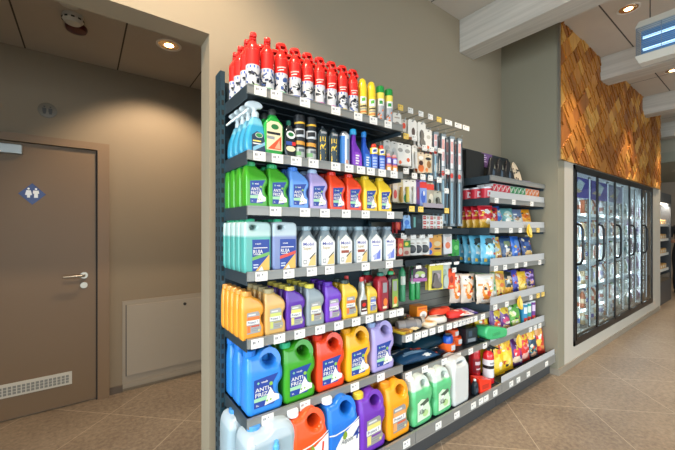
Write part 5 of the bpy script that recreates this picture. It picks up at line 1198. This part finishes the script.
for i in range(5):
    for s, z in enumerate(FZS):
        n = 6
        for q in range(n):
            kd_ = ['drink_carton', 'drink_bottle', 'drink_bottle', 'drink_can', 'drink_bottle', 'drink_carton'][(s+i) % 6 if q < 3 else (s+i+2) % 6]
            ci = (q+s*2+i) % 4; h = {'drink_carton': .2, 'drink_bottle': .215, 'drink_can': .15}[kd_]; r = {'drink_carton': .038, 'drink_bottle': .036, 'drink_can': .033}[kd_]
            key = (kd_, i, ci)
            if key not in fk: c, cap, lc = pal[i][ci]; o = fk[key] = drink(kd_, c, cap, h, r, lc)
            else: o = fk[key].copy(); C.objects.link(o)
            x = XD[i]+.09+q*.098
            o.location = (x, FY+.17+random.uniform(-.004, .004), z); o.rotation_euler = (0, 0, random.uniform(-.1, .1))
            tag(o, '%s behind the %s glass door, %s shelf, %s from left' % (kd_.replace('_', ' '), dno[i], lev[s], ['first', 'second', 'third', 'fourth', 'fifth', 'sixth'][q]), kd_.split('_')[1], 'drinks in the cold cabinet')

# ------------------------------------------------------------------ free-standing cabinet and person at the far end
t = thing('display_fridge', 'tall open fronted display fridge at the far end of shop', 'refrigerator', (0, 0, 0))
fx0, fx1, fy0, fy1 = 8.2, 9.38, 1.36, 2.0
g = G(); g.box(fx0, fx1, fy0, fy1, 0, .42, mat('44464a', .4, .2)); g.box(fx0, fx0+.05, fy0, fy1, .42, 2.06, mat('2a2c2f', .4)); g.box(fx1-.05, fx1, fy0, fy1, .42, 2.06, mat('2a2c2f', .4)); g.box(fx0, fx1, fy1-.04, fy1, .42, 2.06, mat('8a7a64', .5)); g.box(fx0, fx1, fy0, fy1, 1.9, 2.08, mat('4a4c4e', .4)); g.build('housing', t, smooth=False)
for z in (.62, .92, 1.2, 1.48): g = G(); g.box(fx0+.05, fx1-.05, fy0+.04, fy1-.04, z-.02, z, mat('c8c0b0', .4)); g.box(fx0+.05, fx1-.05, fy0+.03, fy0+.04, z-.03, z+.02, mat('d8d4cc', .4)); g.build('shelf', t, smooth=False)
g = G(); g.box(fx0+.05, fx1-.05, fy0+.04, fy0+.08, 1.87, 1.895, mat('fff4e0', .4, emit=5)); g.build('light_strip', t, smooth=False)
g = G(); g.box(fx0, fx1, fy0, fy0+.012, .42, .55, ghost); g.build('front_glass', t, smooth=False)
la = bpy.data.lights.new('fridge_light', 'AREA'); la.shape = 'RECTANGLE'; la.size = 1.4; la.size_y = .08; la.energy = 40; la.color = (1, .93, .8)
lo = bpy.data.objects.new('fridge_light', la); C.objects.link(lo); lo.location = ((fx0+fx1)/2, fy0+.06, 1.86); lo.rotation_euler = (math.radians(30), 0, 0)
b0 = None; i = 0
for s, z in enumerate((.62, .92, 1.2, 1.48)):
    for q in range(6):
        if b0 is None: g = G(); g.rbox(-.08, .08, -.06, .06, 0, .1, mat('c89a5a', .5), .01); g.rect(-.05, .05, .03, .07, -.0605, mat('e0d8c4', .5)); b0 = g.build('food_pack', smooth=False); o = b0
        else: o = b0.copy(); C.objects.link(o)
        o.location = (fx0+.14+q*.18, fy0+.12, z); tag(o, 'tan food pack in far display fridge, %s shelf, %s from left' % (['lowest', 'second lowest', 'third', 'top'][s], ORD[0] or ['first', 'second', 'third', 'fourth', 'fifth', 'sixth'][q]), 'food pack', 'food packs in the far display fridge')
def skinned(name, pts, edges, radii, m, sub=2, root=0):
    me = bpy.data.meshes.new(name); me.from_pydata(pts, edges, []); o = bpy.data.objects.new(name, me); C.objects.link(o)
    md = o.modifiers.new('skin', 'SKIN'); md.use_smooth_shade = True
    sk = me.skin_vertices[0].data if me.skin_vertices else None
    if sk is None:
        me.skin_vertices if False else None
    for i, r in enumerate(radii):
        v = me.skin_vertices[0].data[i]; v.radius = r if isinstance(r, tuple) else (r, r)
    me.skin_vertices[0].data[root].use_root = True
    sb = o.modifiers.new('sub', 'SUBSURF'); sb.levels = sub; sb.render_levels = sub
    return o
# person in dark clothes, standing with bent arms (mostly beyond the right edge of the photo)
def person(x, y, rz):
    root = thing('person', 'person in black t-shirt and trousers standing at far right edge', 'person', (x, y, 0), rz)
    skin_m = mat('b98566', .55); cloth = mat('1b1b1d', .8); hair_m = mat('2c2019', .6)
    P = [(0, 0, .95), (0, 0, 1.12), (0, .0, 1.30), (0, .01, 1.43), (0, 0, 1.50), (0, -.01, 1.56), (0, -.015, 1.64), (0, -.01, 1.72)]
    R = [(.14, .11), (.125, .095), (.15, .1), (.13, .085), (.055, .055), (.06, .07), (.075, .09), (.055, .07)]
    E_ = [(i, i+1) for i in range(7)]
    for s in (-1, 1):
        b = len(P); P += [(s*.09, 0, .90), (s*.1, -.01, .70), (s*.1, -.01, .48), (s*.105, .02, .28), (s*.105, .03, .08), (s*.11, -.10, .04)]
        R += [.09, .082, .06, .056, .038, .04]; E_ += [(0, b)]+[(b+i, b+i+1) for i in range(5)]
        b = len(P); P += [(s*.17, .01, 1.42), (s*.21, .02, 1.28), (s*.23, .02, 1.13), (s*.19, -.13, 1.12), (s*.13, -.24, 1.15), (s*.11, -.29, 1.16)]
        R += [.055, .048, .04, .035, .026, .03]; E_ += [(3, b)]+[(b+i, b+i+1) for i in range(5)]
        hb = b+5
    o = skinned('body', P, E_, R, skin_m, 2, 0); o.data.materials.append(skin_m); o.parent = root
    # turn the grown surface into a mesh so clothes can follow it
    dg = bpy.context.evaluated_depsgraph_get(); dg.update()
    me = bpy.data.meshes.new_from_object(o.evaluated_get(dg)); o.modifiers.clear(); o.data = me
    me.materials.clear(); me.materials.append(skin_m)
    def garment(name, test, off, m):
        vs = [v.co+v.normal*off for v in me.vertices]; fs = [tuple(p.vertices) for p in me.polygons if test(p.center)]
        us = sorted({i for f in fs for i in f}); ix = {i: k for k, i in enumerate(us)}
        g = G(); g.add([vs[i] for i in us], [[ix[i] for i in f] for f in fs], m); return g.build(name, root, ang=80)
    garment('t_shirt', lambda c: .92 < c.z < 1.50 and not (c.z < 1.22 and (abs(c.x) > .175 or c.y < -.12)), .012, cloth)
    garment('trousers', lambda c: .07 < c.z < .97 and abs(c.x) < .25, .014, mat('17181b', .8))
    for s in (-1, 1):
        g = G(); g.lathe([(.0, 0), (.052, 0), (.056, .03), (.045, .08), (.0, .1)], mat('202020', .5), 14, Matrix.Translation((s*.107, -.04, 0)) @ Matrix.Diagonal((.85, 2.2, 1, 1))); g.build('shoe', root)
        for k, (dx, ln) in enumerate(((-.026, .06), (-.009, .07), (.009, .066), (.025, .052))):
            hx, hy, hz = s*.11+dx, -.30, 1.16
            G().tube([(hx, hy, hz), (hx, hy-ln*.5, hz-.004), (hx, hy-ln*.8, hz-.02), (hx, hy-ln*.9, hz-.035)], [.009, .0085, .008, .006], skin_m, 8).build('finger', root)
        G().tube([(s*.09, -.28, 1.16), (s*.07, -.31, 1.165), (s*.065, -.335, 1.155)], [.011, .010, .007], skin_m, 8).build('thumb', root)
        G().lathe([(0, 0), (.016, .006), (.022, .02), (.012, .045), (0, .05)], skin_m, 10, Matrix.Translation((s*.078, 0, 1.61)) @ Matrix.Diagonal((.5, 1, 1, 1))).build('ear', root)
        G().lathe([(0, -.012), (.010, -.004), (.010, .004), (0, .012)], mat('20242a', .3), 10, Matrix.Translation((s*.03, -.098, 1.645))).build('eye', root)
    G().tube([(0, -.098, 1.655), (0, -.115, 1.62), (0, -.10, 1.605)], [.007, .013, .01], skin_m, 8).build('nose', root)
    g = G(); g.box(-.024, .024, -.098, -.09, 1.574, 1.584, mat('8f4f46', .5)); g.build('mouth', root)
    vs = []
    G().lathe([(0, .115), (.05, .1), (.082, .06), (.092, .0), (.085, -.05), (.06, -.09)], hair_m, 18, Matrix.Translation((0, .018, 1.672)) @ Matrix.Diagonal((.95, 1.05, 1, 1))).build('hair', root)
person(10.5, 1.33, math.radians(-70))

# ================================================================== the hall: door, panel, signs
Yh = 3.45
dm = mat('6d563c', .5, noise=.02, scale=3); fm2 = mat('765d42', .5)
g = G(); g.box(-1.05, .076, Yh-.02, Yh+.02, .012, 2.055, dm); d1 = struct(g.build('door_1', smooth=False))
g = G()
g.box(.085, .165, Yh-.05, Yh, 0, 2.12, fm2); g.box(-1.06, .085, Yh-.05, Yh, 2.062, 2.12, fm2); g.box(-1.13, -1.06, Yh-.05, Yh, 0, 2.12, fm2)
g.box(.074, .085, Yh-.03, Yh, 0, 2.062, mat('2b221b', .7)); struct(g.build('trim_7', smooth=False))
steel_m = mat('a39a8c', .32, .9)
g = G(); g.lathe([(.026, 0), (.026, .01), (0, .01)], steel_m, 20, Matrix.Translation((-.005, Yh-.02, 1.035)) @ Matrix.Rotation(PI/2, 4, 'X'))
g.tube([(-.005, Yh-.02, 1.035), (-.005, Yh-.07, 1.035), (-.02, Yh-.078, 1.035), (-.135, Yh-.078, 1.035)], .0095, steel_m, 10)
g.lathe([(.024, 0), (.024, .01), (0, .01)], steel_m, 20, Matrix.Translation((-.005, Yh-.02, .955)) @ Matrix.Rotation(PI/2, 4, 'X')); g.build('door_handle', d1)
g = G(); g.rbox(-1.0, -.37, Yh-.065, Yh-.02, 1.965, 2.035, mat('9fa3a2', .35, .6), .004); g.tube([(-.5, Yh-.06, 2.04), (-.75, Yh-.14, 2.06), (-1.0, Yh-.06, 2.07)], .008, steel_m, 8); g.build('door_closer', d1, smooth=False)
g = G(); vm = mat('b9b2a4', .4); g.box(-.62, -.082, Yh-.026, Yh-.02, .175, .275, vm)
for k in range(20):
    x = -.605+k*.0255
    for z in (.19, .212, .234): g.box(x, x+.019, Yh-.0268, Yh-.0262, z, z+.018, mat('77766f', .6))
g.build('vent_grille', d1, smooth=False)
g = G(); g.poly([(-.397, 1.678), (-.318, 1.596), (-.239, 1.678), (-.318, 1.76)], Yh-.0212, mat('0f2c68', .35)); g.poly([(-.392, 1.678), (-.318, 1.601), (-.244, 1.678), (-.318, 1.755)], Yh-.0214, mat('12306e', .35))
wm = mat('dcdfe2', .4)
for s in (-1, 1):
    cx = -.318+s*.021
    g.oval(cx, 1.717, .007, .007, Yh-.0218, wm); g.poly([(cx-.016, 1.705), (cx+.016, 1.705), (cx+.018, 1.68), (cx+.011, 1.682), (cx+.011, 1.65), (cx-.011, 1.65), (cx-.011, 1.682), (cx-.018, 1.68)] if s > 0 else [(cx-.012, 1.705), (cx+.012, 1.705), (cx+.02, 1.67), (cx+.009, 1.668), (cx+.008, 1.65), (cx-.008, 1.65), (cx-.009, 1.668), (cx-.02, 1.67)], Yh-.0218, wm)
g.build('restroom_sign', d1, smooth=False)
# round wall sign above the door
t = thing('round_sign', 'round grey restroom sign on the hall wall above door', 'sign', (-.232, Yh, 2.335))
g = G(); g.lathe([(.058, 0), (.058, .006), (.052, .008), (0, .008)], mat('6c6252', .5), 26, Matrix.Rotation(PI/2, 4, 'X')); g.build('disc', t)
g = G(); dk = mat('3f3a33', .5)
for s in (-1, 1):
    cx = s*.018; g.oval(cx, .026, .006, .006, -.0088, dk); g.poly([(cx-.012, .016), (cx+.012, .016), (cx+.012, -.008), (cx+.007, -.03), (cx-.007, -.03), (cx-.012, -.008)], -.0088, dk)
g.build('pictogram', t, smooth=False)
# flush access panel beside the door
t = thing('access_panel', 'painted low access panel on hall wall right of door', 'panel', (0, 0, 0))
pm = mat('8f8372', .6)
g = G(); g.box(.26, 1.5, Yh-.012, Yh, .075, .785, pm); g.box(.262, 1.5, Yh-.02, Yh, .03, .075, pm); g.build('frame', t, smooth=False)
g = G(); g.box(.29, 1.45, Yh-.022, Yh-.012, .135, .745, mat('968a79', .6)); g.build('panel_door', t, smooth=False)
g = G(); g.box(.284, .29, Yh-.0125, Yh-.0118, .13, .75, black); g.build('joint', t, smooth=False)
g = G(); g.lathe([(.014, 0), (.014, .006), (0, .006)], mat('2a2622', .4), 12, Matrix.Translation((.76, Yh-.022, .70)) @ Matrix.Rotation(PI/2, 4, 'X')); g.build('lock', t)
# smoke detector and siren on the hall ceiling
t = thing('smoke_detector', 'white round smoke detector on hall ceiling with dark red siren base', 'detector', (-.06, 2.74, 2.78))
F = Matrix.Rotation(PI, 4, 'X')
wp = mat('b9b4aa', .4)
G().lathe([(.055, 0), (.055, .012), (.058, .016), (.058, .03), (.04, .05), (0, .052)], wp, 26, F @ Matrix.Translation((0, .0, 0))).build('housing', t)
g = G()
for k in range(10): a = 2*PI*k/10; g.box(-.009, .009, -.0005, .002, -.04, -.03, mat('222222', .6), Matrix.Rotation(a, 4, 'Z') @ Matrix.Translation((0, -.0585, .006)))
g.build('vent_slots', t, smooth=False)
t2 = thing('alarm_siren', 'dark red round alarm siren beside the smoke detector', 'siren', (-.045, 2.875, 2.78))
G().lathe([(.06, -.002), (.062, .01), (.055, .03), (.02, .04), (0, .04)], mat('4a1414', .35), 26, F).build('lens', t2)
t3 = thing('ceiling_plate', 'white round ceiling plate at top edge near the detector', 'ceiling plate', (-.075, 2.60, 2.78))
G().lathe([(.05, 0), (.05, .008), (0, .01)], wp, 26, F).build('plate', t3)

# ================================================================== lamps
def downlight(x, y, z, label, energy, size=1.25, col=(1, .80, .58), grp='recessed ceiling downlights', em=14, tilt=0):
    t = thing('downlight', label, 'ceiling light', (x, y, z), 0, grp)
    rm_ = mat('d8d2c8', .4); cone = mat('c9b08c', .18, .9)
    g = G(); r = .085; g.lathe([(r*.82, 0), (r*.86, -.004), (r, -.004), (r, 0)], rm_, 28); g.build('ring', t)
    # open reflector cone below the lamp, seen from the room (built just under the panel surface)
    g = G(); g.lathe([(r*.82, -.001), (r*.80, -.0025), (r*.34, -.0030), (r*.34, -.001)], cone, 28); g.build('reflector', t)
    g = G(); g.lathe([(0, -.0032), (r*.36, -.0032)][::-1], mat('ffe2b8', .4, emit=em*.6), 24); g.build('lamp', t)
    l = bpy.data.lights.new('downlight_lamp', 'SPOT'); l.energy = energy; l.color = col; l.spot_size = size; l.spot_blend = .55; l.shadow_soft_size = .05
    o = bpy.data.objects.new('downlight_lamp', l); C.objects.link(o); o.parent = t; o.location = (0, 0, -.02); o.rotation_euler = (tilt, 0, 0)
    return t
K = 1.0
n = 0
for i, x in enumerate((.1, 2.6, 3.922, 5.905, 7.9)):
    for j, y in enumerate((.845, -1.15, -3.1)):
        lb = 'recessed ceiling downlight nearest the wooden mosaic' if (i, j) == (2, 0) else ('recessed ceiling downlight beyond the insect lamp, at right edge' if (i, j) == (3, 0) else 'recessed ceiling downlight, %s row from the shelving, %s along it' % (['first', 'second', 'third'][j], ['first', 'second', 'third', 'fourth', 'fifth'][i]))
        downlight(x, y, CZ, lb, (250, 150, 150, 150, 150)[i] if j == 0 else 60, (1.9, 1.6, 1.3, 1.3, 1.3)[i] if j == 0 else 2.2, tilt=.4 if (i, j) == (0, 0) else 0)
for x, y in ((11, 0), (11, 1.5), (12.6, 0)): downlight(x, y, 2.75, 'recessed downlight in the lower far ceiling at %s %s' % ('near' if x < 12 else 'far', 'right' if y == 0 else 'left'), 60, 2.0)
downlight(.5, 2.75, 2.78, 'recessed downlight in the hall ceiling', 130, 1.7, grp=None, em=20, tilt=.5)

# insect lamp hanging from the ceiling
t = thing('insect_lamp', 'white hanging insect lamp with glowing blue tubes behind wire grille', 'insect lamp', (3.62, .74, 2.83))
L_ = .62; hs = mat('c9c4b8', .4)
def hous(z0, z1, sg):
    g = G(); ys = [.0, -.03, -L_+.03, -L_]
    g.add([(-.0, 0, z0), (.16, 0, z0), (.16, -L_, z0), (0, -L_, z0), (.03, -.02, z1), (.13, -.02, z1), (.13, -L_+.02, z1), (.03, -L_+.02, z1)], [(0, 1, 2, 3), (4, 7, 6, 5), (0, 4, 5, 1), (1, 5, 6, 2), (2, 6, 7, 3), (3, 7, 4, 0)] if sg > 0 else [(3, 2, 1, 0), (5, 6, 7, 4), (1, 5, 4, 0), (2, 6, 5, 1), (3, 7, 6, 2), (0, 4, 7, 3)], hs)
    return g.build('housing', t, smooth=False)
hous(0, -.055, 1); hous(.23, .29, -1)
tb = mat('b4dcff', .4, emit=1.6)
for z in (.06, .155): g = G(); g.tube([(.06, -.04, z), (.06, -L_+.04, z)], .012, tb, 12); g.build('tube_lamp', t)
g = G(); gm = mat('8d99a0', .4, .6)
for k in range(16): z = .008+k*.0145; g.tube([(.012, -.006, z), (.012, -L_+.006, z)], .0022, gm, 4)
for k in range(16): z = .008+k*.0145; g.tube([(.012, -.006, z), (.15, -.006, z)], .0022, gm, 4)
for k in range(5): y = -.006-k*(L_-.012)/4; g.tube([(.012, y, 0), (.012, y, .23)], .0022, gm, 4)
g.build('grille', t)
g = G(); g.box(.10, .105, -L_+.02, -.02, .0, .23, mat('4a7ba8', .35)); g.build('back_reflector', t, smooth=False)
for y in (-.08, -L_+.08): G().tube([(.08, y, .28), (.08, y, .57)], .004, mat('3a3a3a', .4), 6).build('suspension_wire', t)

# daylight through the shop front behind the camera
w = bpy.data.worlds.new('sky'); S.world = w; w.use_nodes = True
bg = w.node_tree.nodes['Background']; bg.inputs[0].default_value = (.78, .88, 1, 1); bg.inputs[1].default_value = 1.1
ar = bpy.data.lights.new('window_daylight', 'AREA'); ar.shape = 'RECTANGLE'; ar.size = 9; ar.size_y = 2.3; ar.spread = 1.9; ar.energy = 150; ar.color = (.86, .93, 1)
ao = bpy.data.objects.new('window_daylight', ar); C.objects.link(ao); ao.location = (2, -4.05, 1.4); ao.rotation_euler = (math.radians(72), 0, 0)
ar = bpy.data.lights.new('window_daylight', 'AREA'); ar.shape = 'RECTANGLE'; ar.size = 5.8; ar.size_y = 2.8; ar.spread = 1.9; ar.energy = 250; ar.color = (.84, .93, 1)
ao = bpy.data.objects.new('window_daylight', ar); C.objects.link(ao); ao.location = (-2.85, -1.2, 1.4); ao.rotation_euler = (math.radians(72), 0, math.radians(-90))
S.view_settings.exposure = -0.18
